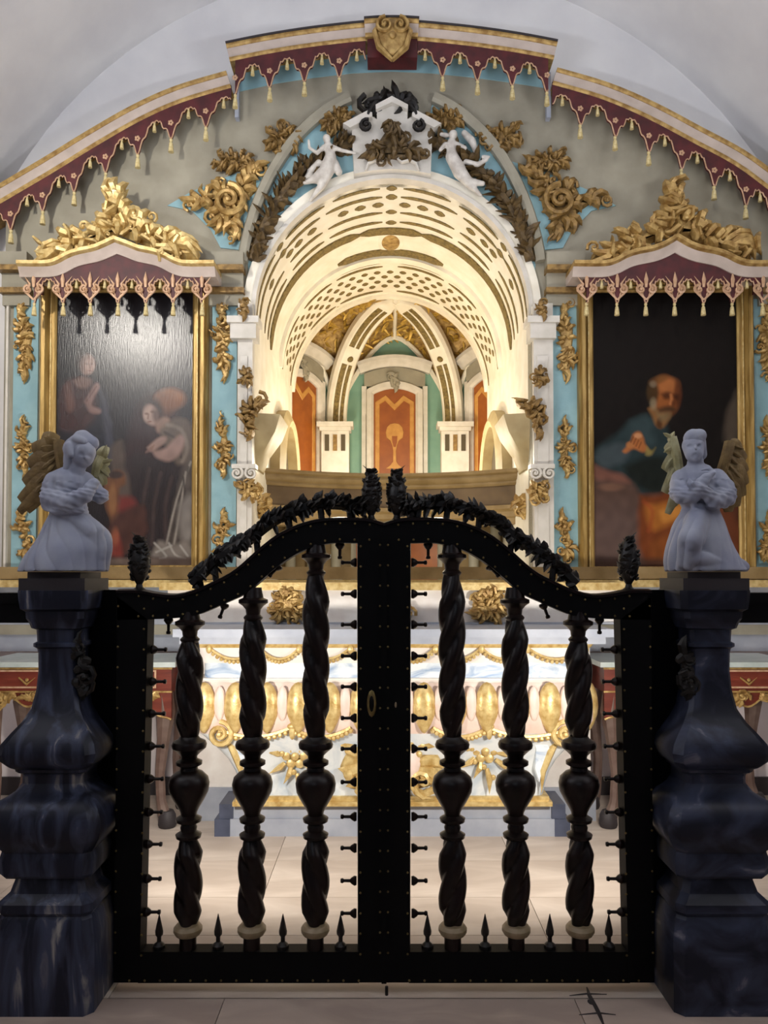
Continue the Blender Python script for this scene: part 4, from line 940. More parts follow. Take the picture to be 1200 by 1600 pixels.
figure('putto_figure', [(512, 229, .1, 6.5, 512, 229, .1, 6.5), (514, 238, .09, 6, 518, 256, .09, 8), (518, 256, .09, 9, 512, 274, .08, 11), (520, 242, .1, 4, 536, 250, .12, 3), (536, 250, .12, 3, 556, 254, .12, 2.2), (508, 242, .1, 4, 498, 254, .12, 3.2), (498, 254, .12, 3, 486, 246, .12, 2.5), (486, 246, .12, 2.5, 485, 234, .12, 2),
    (512, 274, .08, 10, 494, 290, .09, 7), (494, 290, .09, 6, 478, 296, .09, 3), (514, 278, .08, 9, 504, 298, .07, 6), (504, 298, .07, 6, 486, 318, .05, 2.5), (490, 270, .06, 5, 482, 286, .06, 6), (525, 262, .07, 5, 530, 276, .06, 6), (500, 262, .07, 5, 486, 276, .07, 5)], YR, 'putto', .007, 'small white winged putto with outstretched arm on the praying woman side of the keystone', 'putto')
figure('putto_figure', [(706, 223, .1, 7, 706, 223, .1, 7), (704, 234, .09, 7, 704, 256, .09, 9), (704, 256, .09, 10, 716, 276, .08, 11), (694, 238, .1, 4, 686, 248, .11, 3), (712, 238, .1, 4, 724, 246, .12, 3.2), (724, 216, .06, 5, 736, 228, .06, 6), (736, 228, .06, 6, 744, 250, .06, 3), (716, 276, .08, 10, 730, 292, .08, 7), (730, 292, .08, 6, 752, 296, .08, 4), (714, 280, .08, 8, 736, 300, .07, 6), (736, 300, .07, 5, 750, 312, .06, 2.5), (726, 262, .08, 4, 744, 268, .09, 4), (744, 268, .09, 4, 758, 260, .09, 3), (752, 256, .09, 3, 762, 256, .09, 2), (696, 222, .08, 4, 688, 220, .08, 3)], YR, 'putto', .007, 'small white winged putto trailing drapery on the bald man side of the keystone', 'putto')
# ================================================================== altar
YA = 4.50; AX = PX(613, 1100, YA); ka = YA/F
def az(py): return PZ(py, YA)
al = thing('altar', (AX, YA+.2, 0), 'white sarcophagus altar with gold gadroons, swags and blue marbling', 'altar')
b = MB(); b.box(AX-260*ka, AX+260*ka, YA+.0, YA+.5, 0, az(1280)); b.box(AX-250*ka, AX+250*ka, YA+.02, YA+.5, az(1280), az(1257)); b.build('plinth', 'grey', al, smooth=0)
for s in (-1, 1):
    b = MB(); x = AX+s*258*ka; b.box(x-.045+(-.02 if s < 0 else .02), x+.045+(-.02 if s < 0 else .02), YA-.005, YA+.3, 0, az(1280)); b.box(x-.04, x+.04, YA+.005, YA+.3, az(1280), az(1257)); b.build('plinth_corner', 'dgrey', al, smooth=0)
b = MB(); b.box(AX-246*ka, AX+246*ka, YA-.04, YA+.45, az(1257), az(1250)); b.box(AX-242*ka, AX+242*ka, YA-.02, YA+.45, az(1250), az(1243)); b.build('base_moulding', 'goldb', al, smooth=0)
b = MB(); b.box(AX-328*ka, AX+329*ka, YA+.3, YA+.42, az(1252), az(1008)); b.build('back_slab', 'altar', al, smooth=0)
b = MB(); b.box(AX-334*ka, AX+336*ka, YA+.28, YA+.5, 0, az(1252)); b.build('back_plinth', 'grey', al, smooth=0)
# belly: lofted sarcophagus section
prof = [(1243, 236, .00), (1225, 240, .0), (1205, 246, .01), (1185, 256, .03), (1165, 272, .06), (1148, 288, .09), (1140, 296, .10)]
def rsec(hw, y0, y1, z, r=.05):
    pts = []
    for cx_, cy_, a0 in ((AX-hw+r, y1-.0, 90), (AX-hw+r, y0+r, 180), (AX+hw-r, y0+r, 270), (AX+hw-r, y1, 0)):
        for k in range(4):
            a = math.radians(a0+30*k) if a0 in (180, 270) else None
            if a is None: pts.append((AX-hw if cx_ < AX else AX+hw, y1 - (0 if True else 0), z)) if k == 0 else None
            else: pts.append((cx_+r*math.cos(a), cy_+r*math.sin(a), z))
    return pts
b = MB(); b.loft([rsec(hw*ka, YA-d, YA+.32, az(py)) for py, hw, d in prof]); b.build('belly', 'altgrey', al)
b = MB(); b.loft([rsec(296*ka, YA-.10, YA+.32, az(1141)), rsec(306*ka, YA-.13, YA+.32, az(1120)), rsec(306*ka, YA-.13, YA+.32, az(1090)), rsec(298*ka, YA-.08, YA+.32, az(1064))]); b.build('gadroon_ground', 'altpink', al)
b = MB(); b.loft([rsec(297*ka, YA-.07, YA+.32, az(1064)), rsec(300*ka, YA-.08, YA+.32, az(1060)), rsec(300*ka, YA-.08, YA+.32, az(1057))]); b.build('fillet', 'altar', al)
b = MB(); b.loft([rsec(292*ka, YA-.05, YA+.32, az(1057)), rsec(292*ka, YA-.05, YA+.32, az(1032))]); b.build('marbled_frieze', 'altblue', al)
b = MB(); b.loft([rsec(296*ka, YA-.065, YA+.32, az(1034)), rsec(303*ka, YA-.08, YA+.32, az(1010))]); b.build('white_frieze', 'altar', al)
b = MB(); b.loft([rsec(306*ka, YA-.09, YA+.32, az(1010)), rsec(310*ka, YA-.11, YA+.32, az(1003))]); b.build('gilt_edge', 'goldb', al)
b = MB(); b.box(AX-322*ka, AX+322*ka, YA-.14, YA+.45, az(1003), az(992)); b.box(AX-330*ka, AX+332*ka, YA-.17, YA+.45, az(992), az(980)); b.build('mensa', 'grey', al, smooth=0)
gad = MB(); gad.ell((0, 0, 0), (.068, .05, .145), 14, 10); gad.v = [(x*(1 if z > -.03 else max(.35, 1-(-.03-z)*3.6)), y, z) for x, y, z in gad.v]
pet = MB(); pet.ell((0, 0, 0), (.035, .03, .10), 10, 8)
G0 = P0 = None; n = 13
for k in range(n):
    x = AX+(k-(n-1)/2)*47.5*ka; loc = (x, YA-.125, az(1100))
    if G0 is None: G0 = gad.build('gadroon', 'goldb', al, origin=(0, 0, 0)); G0.location = Vector(loc)-wl(al); WL[G0.name] = Vector(loc)
    else: inst(G0, loc, al)
    if k < n-1:
        loc = (x+23.7*ka, YA-.125, az(1094))
        if P0 is None: P0 = pet.build('petal', 'altpink', al, origin=(0, 0, 0)); P0.location = Vector(loc)-wl(al); WL[P0.name] = Vector(loc)
        else: inst(P0, loc, al)
for s in (-1, 1): inst(G0, (AX+s*306*ka, YA+.06, az(1104)), al, scale=(.9, 2.6, 1.05))
def beaded(px0, px1, py, sag, Y, m_, r=.012, n=13, parent=al, nm='swag'):
    b = MB(); pts = []
    for i in range(n):
        t = -1+2*i/(n-1); q_ = P(px0+(px1-px0)*(t+1)/2, py+sag*(1-t*t), Y); pts.append(q_); b.ell((q_[0], Y-.012, q_[2]-.012), (r, r, r), 6, 4)
    b.tube([(p[0], Y-.004, p[2]+.004) for p in pts], (r*.8), 5); b.build(nm, m_, parent)
xs = [327, 405, 468, 548, 612, 680, 752, 824, 915]
for i in range(8): beaded(xs[i], xs[i+1], 1013, 18, YA-.085, 'goldb')
for x in xs:
    b = MB(); c_ = P(x, 1014, YA-.09); b.ell((c_[0], YA-.1, c_[2]), (.018, .014, .026), 8, 6); b.build('swag_knot', 'goldb', al)
xs = [335, 455, 548, 676, 762, 892]
for i in (0, 1, 3, 4): beaded(xs[i], xs[i+1], 1138, 14, YA-.115, 'goldb', .015, 15)
for x in (457, 764):
    b = MB(); c_ = P(x, 1143, YA-.12); b.ell((c_[0], YA-.13, c_[2]), (.02, .02, .045), 8, 6); b.ell((c_[0], YA-.13, c_[2]+.03), (.03, .02, .02), 8, 6); b.build('drop', 'goldb', al)
def blossom(px, py, sd):                                 # gilt flower sprig
    rg = random.Random(sd); b = MB(); c_ = P(px, py, YA-.02); y = YA-.04
    for k in range(6):
        a = k*1.047; b.ell((c_[0]+.05*math.cos(a), y, c_[2]+.05*math.sin(a)), (.028, .015, .028), 8, 5)
    b.ell((c_[0], y-.015, c_[2]), (.025, .02, .025), 8, 5)
    for dx, dz, L_ in ((.0, .17, .1), (.06, .15, .09), (-.07, .12, .09), (-.05, -.12, .11), (.02, -.2, .12), (-.12, -.08, .1), (.14, -.02, .1), (.12, -.1, .09), (-.14, .02, .08)):
        a = math.atan2(dz, dx); stroke(b, [(c_[0]+dx*.5, c_[2]+dz*.5), (c_[0]+dx*.8+.01, c_[2]+dz*.8), (c_[0]+dx+L_*.4*math.cos(a), c_[2]+dz+L_*.4*math.sin(a))], .02, .018, y)
        if rg.random() < .7: b.ell((c_[0]+dx*.75+.03, y-.01, c_[2]+dz*.75), (.018, .014, .018), 6, 4)
    b.build('flower_sprig', 'goldb', al)
blossom(757, 1172, 1); blossom(462, 1180, 2)
# central cartouche and the corner volutes
b = MB()
ornament(b, P2([(520, 1145), (545, 1135), (575, 1145), (612, 1130), (650, 1145), (680, 1135), (702, 1145), (690, 1165), (696, 1200), (684, 1228), (650, 1238), (612, 1240), (575, 1238), (540, 1228), (528, 1200), (534, 1165)], YA-.03), YA-.02, .05, 9, 26, .3); b.build('cartouche', 'goldb', al)
b = MB(); c_ = P(612, 1190, YA); b.ell((c_[0], YA-.05, c_[2]), (.17, .04, .14), 18, 8); b.build('cartouche_field', 'altpink', al)
for s in (-1, 1):
    f = (lambda x: x) if s < 0 else (lambda x: 1226-x)
    b = MB(); c_ = P(f(345), 1146, YA-.1); spiral(b, c_[0], c_[2], .075, 1.7, math.pi/2, s, .02, YA-.12, 6, 24); stroke(b, P2([(f(352), 1150), (f(366), 1175), (f(378), 1205), (f(380), 1240)], YA-.06), .022, .02, YA-.06); b.build('corner_volute', 'goldb', al)
    b = MB(); b.prism(P2([(f(395), 1150), (f(372), 1158), (f(366), 1172), (f(378), 1195), (f(384), 1222), (f(392), 1200), (f(390), 1170)], YA-.05), YA-.07, YA, .004); b.build('blue_leaf', 'altblue', al)
# gradine behind the table of the altar
YG = 4.80; gr = thing('gradine', (AX, YG, az(980)), 'white altar shelf with gilt cartouches behind the altar table', 'shelf')
b = MB(); b.box(PX(262, 950, YG), PX(966, 950, YG), YG, YG+.25, az(980), PZ(922, YG)); b.build('front_board', 'altar', gr, smooth=0)
b = MB(); b.box(PX(252, 950, YG), PX(976, 950, YG), YG-.05, YG+.35, PZ(922, YG), PZ(910, YG)); b.build('shelf_top', 'goldb', gr, smooth=0)
b = MB(); b.box(PX(256, 950, YG), PX(972, 950, YG), YG-.03, YG+.25, az(980), PZ(972, YG)); b.build('foot_moulding', 'grey', gr, smooth=0)
for x in (449, 612, 763):
    b = MB(); q_ = [(x+u*(1 if x < 700 else 1), v) for u, v in ((-32, 952), (-22, 940), (-24, 925), (-8, 916), (0, 913), (8, 916), (24, 924), (24, 938), (34, 950), (28, 966), (14, 974), (0, 971), (-16, 975), (-28, 966))]
    ornament(b, P2(q_, YG), YG-.005, .06, x, 22); b.build('gilt_cartouche', 'gold', gr)

# ================================================================== console tables
def console(s):
    Y0, Y1 = 4.62, 5.14
    f = (lambda x: x) if s < 0 else (lambda x: 1212-x)
    xo, xi = PX(f(-30), 1050, Y0), PX(f(268), 1050, Y0); x0, x1 = min(xo, xi), max(xo, xi)
    zt = PZ(1034, Y0); zp = PZ(1082, Y0)
    t = thing('console_table', ((x0+x1)/2, (Y0+Y1)/2, 0), 'red lacquered console table with marble top and gilt apron under the %s painting' % ('praying woman' if s < 0 else 'bald man'), 'table')
    b = MB(); b.box(x0-.03, x1+.03, Y0-.03, Y1, zt-.03, zt); b.build('table_top', 'ttop', t, smooth=0)
    b = MB(); b.box(x0, x1, Y0, Y1-.01, zp, zt-.03); b.build('frieze', 'redwood', t, smooth=0)
    b = MB(); b.box(x0-.005, x1+.005, Y0-.008, Y0+.004, zt-.045, zt-.034); b.box(x0-.005, x1+.005, Y0-.008, Y0+.004, zp, zp+.01); b.build('gilt_line', 'gold', t, smooth=0)
    for k in (-1, 1):
        xm = (x0+x1)/2+k*(x1-x0)*.25; hw = (x1-x0)*.17; zc_ = (zt+zp)/2-.01
        b = MB(); b.box(xm-hw, xm+hw, Y0-.012, Y0, zc_-.05, zc_+.05); dr = b.build('drawer_front', 'redwood', t, smooth=0)
        b = MB(); b.sweep([(xm-hw, zc_-.05), (xm-hw, zc_+.05), (xm+hw, zc_+.05), (xm+hw, zc_-.05)], [(-.006, 0), (-.006, .004), (.004, .004), (.004, 0)], Y0-.012, True); b.build('drawer_line', 'pink', dr, smooth=0)
        b = MB(); stroke(b, [(xm-.05, zc_+.01), (xm, zc_-.03), (xm+.05, zc_+.01)], .008, .01, Y0-.018); b.ell((xm, Y0-.02, zc_-.005), (.012, .01, .012), 6, 4); b.build('handle', 'gold', dr)
    N = 48; top_ = [(x0+(x1-x0)*i/N, zp+.005) for i in range(N+1)]; bt = []
    for i in range(N+1):
        u = abs(2*i/N-1); bt.append((x0+(x1-x0)*i/N, zp-.03-.055*abs(math.sin(u*9.4))**1.5-.13*max(0, (u-.72)/.28)**1.3))
    b = MB(); b.prism(top_+bt[::-1], Y0, Y0+.025); b.build('apron', 'redwood', t, smooth=0)
    b = MB(); b.tube([(x, Y0-.002, z) for x, z in bt], .007, 5)
    for u in (-.75, -.4, 0, .4, .75):
        xm = (x0+x1)/2+u*(x1-x0)/2; ornament(b, [(xm-.07, zp+.0), (xm-.08, zp-.03), (xm-.04, zp-.05), (xm, zp-.09), (xm+.04, zp-.05), (xm+.08, zp-.03), (xm+.07, zp)], Y0-.002, .02, int(u*10)+30, 6)
    b.build('gilt_apron_carving', 'gold', t)
    for k in (-1, 1):
        for yy in (Y0+.05, Y1-.09):
            xm = (x0+x1)/2+k*((x1-x0)/2-.06); b = MB(); secs = []
            for fz, ox, r in ((1, 0, .055), (.85, .012, .06), (.65, .0, .04), (.4, -.02, .03), (.2, -.012, .03), (.08, .01, .042), (.03, .03, .05), (0, .03, .045)):
                secs.append([(xm+k*ox+r*math.cos(a), yy+r*math.sin(a)*.9, zp*fz) for a in [math.pi/4*j for j in range(8)]])
            b.loft(secs); lg = b.build('leg', 'tleg', t)
            b = MB(); b.lathe([(.048, 0), (.056, .02), (.052, .07), (.036, .1)], (xm+k*.028, yy-.002, 0), 12); b.build('shoe', 'base', lg)
for s in (-1, 1): console(s)

# ================================================================== gate
YGATE = 2.86; kg = YGATE/F
def gx(px): return (px-600)*kg
def gz(py): return PZ(py, YGATE)
DT = .032                                                # half thickness of the gate timber
peg_m = MB(); peg_m.lathe([(.001, 0), (.016, 0), (.018, .008), (.012, .018), (.006, .024), (.0055, .046), (.009, .05), (.008, .058), (.001, .06)], (0, 0, 0), 10)
spk_m = MB(); spk_m.lathe([(.022, 0), (.022, .012), (.016, .018), (.008, .024), (.008, .042), (.014, .05), (.015, .062), (.008, .095), (.001, .125)], (0, 0, 0), 8)
UP = [(290-600, 926), (222-600, 926)]
TOPE = [(187, 926), (222, 926), (250, 931), (280, 933), (307, 926), (328, 917), (368, 896), (408, 861), (440, 837), (480, 820), (520, 814), (573, 815), (600, 822)]
LOWE = [(187, 968), (235, 967), (262, 966), (290, 964), (315, 959), (352, 943), (387, 926), (427, 892), (451, 874), (483, 857), (520, 849), (557, 849), (600, 849)]
def build_leaf(s):
    fx = lambda px: -s*gx(px) if s > 0 else gx(px)       # px given on the left leaf; s=+1 mirrors it
    side = 'right-hand' if s > 0 else 'left-hand'
    t = thing('gate_leaf', (fx(390), YGATE, 0), 'black gate leaf with twisted balusters, pegs and %s' % ('a small bright keyhole' if s > 0 else 'an oval brass lock plate'), 'gate', 'leaves of the sanctuary gate')
    te = [(fx(x), gz(y)) for x, y in TOPE]; le = [(fx(x), gz(y)) for x, y in LOWE]
    te = smoothpath(te, 4); le = smoothpath(le, 4); n = 40; te = resample(te, n); le = resample(le, n)
    # frame members
    def prism2(name, poly, d=DT): b = MB(); b.prism(poly, YGATE-d, YGATE+d, .006); return b.build(name, 'blackd', t, smooth=0)
    b = MB(); secs = [[(te[i][0], YGATE-DT, te[i][1]), (te[i][0], YGATE+DT, te[i][1]), (le[i][0], YGATE+DT, le[i][1]), (le[i][0], YGATE-DT, le[i][1])] for i in range(n)]
    b.loft(secs); top_rail = b.build('top_rail', 'blackd', t)
    b = MB(); b.tube([(x, YGATE-.004, z+.004) for x, z in te], (.010, DT+.008), 6, ref=(0, -1, 0)); b.build('rail_moulding', 'black', top_rail)
    zb = gz(1530); zr = gz(1481)
    prism2('outer_stile', [(fx(187), zb), (fx(229), zb), (fx(238), gz(966)), (fx(187), gz(930))])
    prism2('meeting_stile', [(fx(559), zb), (fx(599.7), zb), (fx(599.7), gz(822)), (fx(557.5), gz(816))], DT*.98)
    b = MB(); x0, x1 = sorted((fx(225), fx(562))); b.box(x0, x1, YGATE-DT*.97, YGATE+DT*.97, zb+.002, zr); b.build('bottom_rail', 'blackd', t, smooth=0)
    # nail heads
    nb = MB()
    def nail(x, z): nb.ell((x, YGATE-DT-.001, z), (.0045, .004, .0045), 6, 4)
    for k in range(21):
        y = 852+k*31.5
        nail(fx(594), gz(y)); nail(fx(564), gz(y+2)); 
        if y > 930: nail(fx(190), gz(y)); nail(fx(230), gz(y+4))
    for i in range(3, n-2, 2):
        nail(te[i][0], te[i][1]-.012); nail(le[i][0], le[i][1]+.012)
    for k in range(16): nail(fx(212+k*23.3), zb+.012)
    o = nb.build('nail_heads', 'brass', t); o['kind'] = 'stuff'
    # balusters
    for ci, (px, ytop) in enumerate(((297.5, 966), (396, 932), (494, 862))):
        x = fx(px); zt_ = gz(ytop); r = kg
        mid = [(1312, 11), (1308, 19), (1303, 20), (1298, 12), (1292, 13), (1287, 11), (1283, 19), (1278, 20), (1273, 12), (1268, 13), (1260, 17), (1248, 24), (1236, 30), (1224, 31.5), (1214, 29), (1206, 21), (1203, 14), (1198, 13), (1194, 20), (1189, 20), (1185, 12), (1180, 13), (1174, 19), (1168, 26), (1163, 27), (1158, 25), (1154, 17), (1150, 14)]
        b = MB(); b.lathe([(rr*r, gz(y)) for y, rr in mid], (x, YGATE, 0), 20); bal = b.build('baluster', 'black', t)
        b = MB(); b.lathe([(13*r, zr-.004), (13*r, gz(1461))], (x, YGATE, 0), 16); b.build('foot', 'black', bal)
        b = MB(); b.lathe([(rr*r, zt_-dz*r) for dz, rr in ((38, 12), (34, 15), (32, 15), (28, 11), (20, 12), (14, 17), (10, 23), (5, 23), (2, 16), (-14, 13))], (x, YGATE, 0), 18); b.build('capital', 'black', bal)
        def twist(name, y0, y1, rm):
            z0, z1 = (gz(y0), y1) if y1 < 5 else (gz(y0), gz(y1)); N = 36; pf = []
            for i in range(N+1):
                u = i/N; env = min(1, .62+.38*min(1, min(u, 1-u)*6)); pf.append((rm*r*env, z0+(z1-z0)*u))
            pitch = 165*r*1.0; sg = -s
            b = MB(); b.lathe(pf, (x, YGATE, 0), 30, fn=lambda q_, z: .66+.34*abs(math.cos(1.5*(q_+sg*2*math.pi*(z/pitch))))**.8)
            b.build(name, 'black', bal, smooth=60)
        twist('upper_twist', 1153, zt_-36*r, 21.5); twist('lower_twist', 1445, 1310, 22)
        b = MB(); b.lathe([(12*r, gz(1461)), (19*r, gz(1459)), (22*r, gz(1454)), (22*r, gz(1449)), (18*r, gz(1444)), (11*r, gz(1442))], (x, YGATE, 0), 18); b.build('turned_ring', 'ring', bal)
    # pegs and spikes
    peg0 = None
    def peg(x, z, rot):
        nonlocal peg0
        loc = (x, YGATE, z)
        if peg0 is None:
            peg0 = peg_m.build('peg', 'black', t, origin=(0, 0, 0)); peg0.location = Vector(loc)-wl(t); peg0.rotation_euler = rot; WL[peg0.name] = Vector(loc)
        else: inst(peg0, loc, t, rot=rot)
    h = math.pi/2
    for y in (1015, 1065, 1115, 1166, 1217, 1269, 1319, 1373, 1425): peg(fx(238-(y-966)*.0175)+s*-.001, gz(y), (0, -s*h, 0))
    for y in (879, 928, 976, 1025, 1073, 1122, 1170, 1222, 1276, 1325, 1376, 1427): peg(fx(557.5), gz(y), (0, s*h, 0))
    for px, py, a in ((264, 966, 0), (352, 943, .35), (437, 883, .75), (531, 849, 0)): peg(fx(px), gz(py), (0, math.pi-s*a*-1*-1, 0))
    sp0 = None
    for px in (253, 344, 444, 533):
        loc = (fx(px), YGATE, zr-.001)
        if sp0 is None: sp0 = spk_m.build('spike', 'brown', t, origin=(0, 0, 0)); sp0.location = Vector(loc)-wl(t); WL[sp0.name] = Vector(loc)
        else: inst(sp0, loc, t)
    # finials
    def finial(px, ybase, ytip, w_, seed):
        rg = random.Random(seed); x = fx(px); z0, z1 = gz(ybase), gz(ytip); H_ = z1-z0; b = MB()
        b.lathe([(.024, 0), (.024, .012), (.014, .02), (.011, H_*.14), (.016, H_*.18), (w_*.62, H_*.26), (w_*.82, H_*.42), (w_*.80, H_*.58), (w_*.55, H_*.78), (w_*.25, H_*.9), (.003, H_*.95)], (x, YGATE, z0), 12)
        for k in range(84):
            u = .22+.66*((k*5) % 12)/11+rg.uniform(-.02, .02); a = rg.uniform(0, 6.283); rr = w_*(.85 if .3 < u < .66 else .66 if u < .78 else .34)
            o_ = Vector((math.cos(a), math.sin(a), 0)); leaf3(b, Vector((x, YGATE, z0+H_*u))+o_*rr*.72, o_*.75+Vector((rg.uniform(-.3, .3), 0, .55)), o_, w_*.46, w_*.34, -.15)
        leaf3(b, (x, YGATE, z0+H_*.82), (.25*s, 0, 1), (-s, 0, 0), H_*.2, w_*.2, -.5); leaf3(b, (x, YGATE, z0+H_*.8), (-.5*s, 0, 1), (s, 0, 0), H_*.12, w_*.2, -.3)
        b.build('leaf_finial', 'brown', t)
    finial(218, 926, 832, .046, 5+s); finial(580, 818, 728, .044, 9+s)
    # leafy crest
    cp = smoothpath([(300, 912), (322, 890), (350, 866), (385, 846), (412, 824), (440, 806), (475, 793), (510, 787), (545, 789), (566, 796)], 4)
    path = [(fx(x), YGATE, gz(y)) for x, y in cp]; g = MB(); garland(g, path, lambda p: (0, -.3, 1), .040, 60, 31+s, core=.55, lw=1.3)
    for px, py, py2 in ((335, 882, 912), (400, 838, 866), (450, 802, 832), (500, 790, 816), (545, 790, 814)): g.tube([(fx(px), YGATE, gz(py)), (fx(px+3), YGATE, gz(py2))], .012, 6)
    g.build('crest_garland', 'brown', t)
    if s < 0:
        b = MB(); b.ell((fx(581), YGATE-DT, gz(1097)), (.018, .008, .05), 16, 6); lp = b.build('lock_plate', 'brass', t); b = MB(); b.ell((fx(581), YGATE-DT-.007, gz(1097)), (.009, .004, .03), 10, 5); b.build('lock_recess', 'blackd', lp)
    else:
        b = MB(); b.ell((fx(582), YGATE-DT-.001, gz(1099)), (.004, .003, .011), 8, 5); b.build('keyhole_rim', 'ring', t)
        b = MB(); b.box(-.009, .009, YGATE-DT-.009, YGATE-DT, gz(1528), gz(830)); b.build('astragal', 'blackd', t, smooth=0)
        b = MB(); b.lathe([(.006, 0), (.006, .03)], (fx(596), YGATE-DT-.008, .0), 8); b.build('drop_bolt', 'brown', t)
for s in (-1, 1): build_leaf(s)

# ================================================================== marble pedestals
PPROF = [(0, .178), (.255, .176), (.275, .172), (.32, .165), (.33, .158), (.345, .168), (.372, .165), (.40, .135), (.455, .118), (.46, .155), (.47, .162), (.52, .165), (.547, .158), (.565, .172), (.60, .192), (.63, .2), (.67, .198), (.70, .186), (.725, .165), (.735, .145), (.75, .125), (.775, .108), (.80, .108), (.81, .112), (.818, .126), (.828, .128), (.84, .148), (.86, .165), (.89, .172), (.92, .165), (.955, .14), (.99, .112), (1.035, .088), (1.10, .075), (1.17, .07), (1.235, .071), (1.25, .074), (1.258, .084), (1.27, .084), (1.276, .074), (1.318, .076), (1.325, .09), (1.345, .096), (1.36, .104), (1.385, .106), (1.395, .12), (1.425, .124), (1.45, .126), (1.462, .126)]
def pedestal(s):
    X = s*1.184; t = thing('marble_pedestal', (X, YGATE, 0), 'bulging dark blue marble pedestal under the %s' % ('bowing angel' if s < 0 else 'upright angel with crossed arms'), 'pedestal')
    b = MB(); secs = []
    for z, hw in PPROF:
        c = hw*.16; d = hw
        secs.append([(X-hw+c, YGATE-d, z), (X+hw-c, YGATE-d, z), (X+hw, YGATE-d+c, z), (X+hw, YGATE+d-c, z), (X+hw-c, YGATE+d, z), (X-hw+c, YGATE+d, z), (X-hw, YGATE+d-c, z), (X-hw, YGATE-d+c, z)])
    b.loft(secs); b.build('shaft', 'marble_l' if s < 0 else 'marble_r', t, smooth=28)
    b = MB(); b.box(X-.118, X+.118, YGATE-.118, YGATE+.118, 1.462, 1.505); b.box(X-.095, X+.095, YGATE-.1, YGATE+.1, 1.505, 1.528); b.build('top_block', 'base', t, smooth=0)
    b = MB(); x0, x1 = sorted((s*.988, s*1.16)); b.box(x0, x1, YGATE+.045, YGATE+.085, 0, 1.46); b.build('hinge_post', 'blackd', t, smooth=0)
    x = X-s*.082; b = MB(); q_ = [(x-.004, 1.30), (x-s*.02, 1.24), (x-s*.03, 1.17), (x-s*.025, 1.10), (x-s*.01, 1.06), (x+s*.01, 1.08), (x+s*.015, 1.15), (x+s*.004, 1.22)]
    ornament(b, q_, YGATE-.05, .03, 4, 8); b.build('carved_leaf', 'brown', t)
    # altar rail running on from the pedestal
    r = thing('altar_rail', (s*1.62, YGATE, 0), 'dark wooden altar rail running on beyond the %s pedestal' % ('bowing angel' if s < 0 else 'upright angel'), 'rail')
    a, c = sorted((s*1.29, s*2.3)); b = MB(); b.box(a, c, YGATE-.045, YGATE+.045, gz(972), gz(942)); b.box(a, c, YGATE-.06, YGATE+.06, gz(942), gz(926)); b.build('top_rail', 'blackd', r, smooth=0)
    b = MB(); b.box(*sorted((s*1.39, s*2.3)), YGATE-.04, YGATE+.04, 0, gz(1481)); b.build('bottom_rail', 'blackd', r, smooth=0)
    for k in range(4):
        x = s*(1.50+.2*k); b = MB(); z0 = gz(1481)
        b.lathe([(.03, z0), (.03, z0+.06), (.045, z0+.09), (.05, .3), (.05, .5), (.04, .55), (.07, .62), (.05, .7), (.03, .76), (.06, .8), (.05, .85), (.05, 1.1), (.04, 1.2), (.055, 1.26), (.03, 1.3), (.03, gz(972))], (x, YGATE, 0), 14, fn=lambda q_, z: .9+.1*math.cos(3*q_-40*z)); b.build('baluster', 'black', r)
for s in (-1, 1): pedestal(s)

# ================================================================== kneeling angels
YN = 2.84
def wingpart(root, pts_root, tips, Y, parent, matn, w_=7, name='wing'):
    b = MB(); k = Y/F
    for i, (tx, ty, tw) in enumerate(tips):
        u = i/max(1, len(tips)-1); rx = pts_root[0][0]+(pts_root[1][0]-pts_root[0][0])*u; ry = pts_root[0][1]+(pts_root[1][1]-pts_root[0][1])*u
        p = P(rx, ry, Y); q_ = P(tx, ty, Y+.015*u); m_ = P((rx+tx)/2+(ty-ry)*.06, (ry+ty)/2, Y)
        pth = smoothpath([p, (m_[0], Y-.012+.01*u, m_[2]), q_], 4); n = len(pth)
        b.tube(pth, [(tw*k*(.55+.5*math.sin(math.pi*min(1, .12+.86*j/(n-1)))), .007*(1-.6*j/(n-1))) for j in range(n)], 8)
    p0 = P(*pts_root[0], Y); p1 = P(*pts_root[1], Y); b.tube(smoothpath([p0, ((p0[0]+p1[0])/2, Y-.01, (p0[2]+p1[2])/2+.006), p1], 5), [w_*k]*11, 8)
    for i in range(24):                                  # covert feathers
        rg = random.Random(i); j = rg.randrange(len(tips)); tx, ty, tw = tips[j]; u = j/max(1, len(tips)-1); rx = pts_root[0][0]+(pts_root[1][0]-pts_root[0][0])*u; ry = pts_root[0][1]+(pts_root[1][1]-pts_root[0][1])*u; v = rg.uniform(.05, .5)
        c_ = P(rx+(tx-rx)*v, ry+(ty-ry)*v, Y-.012); d = Vector(P(tx, ty, Y))-Vector(P(rx, ry, Y)); leaf3(b, c_, d, (0, -1, 0), .035, .009, .1)
    return b.build(name, matn, parent)
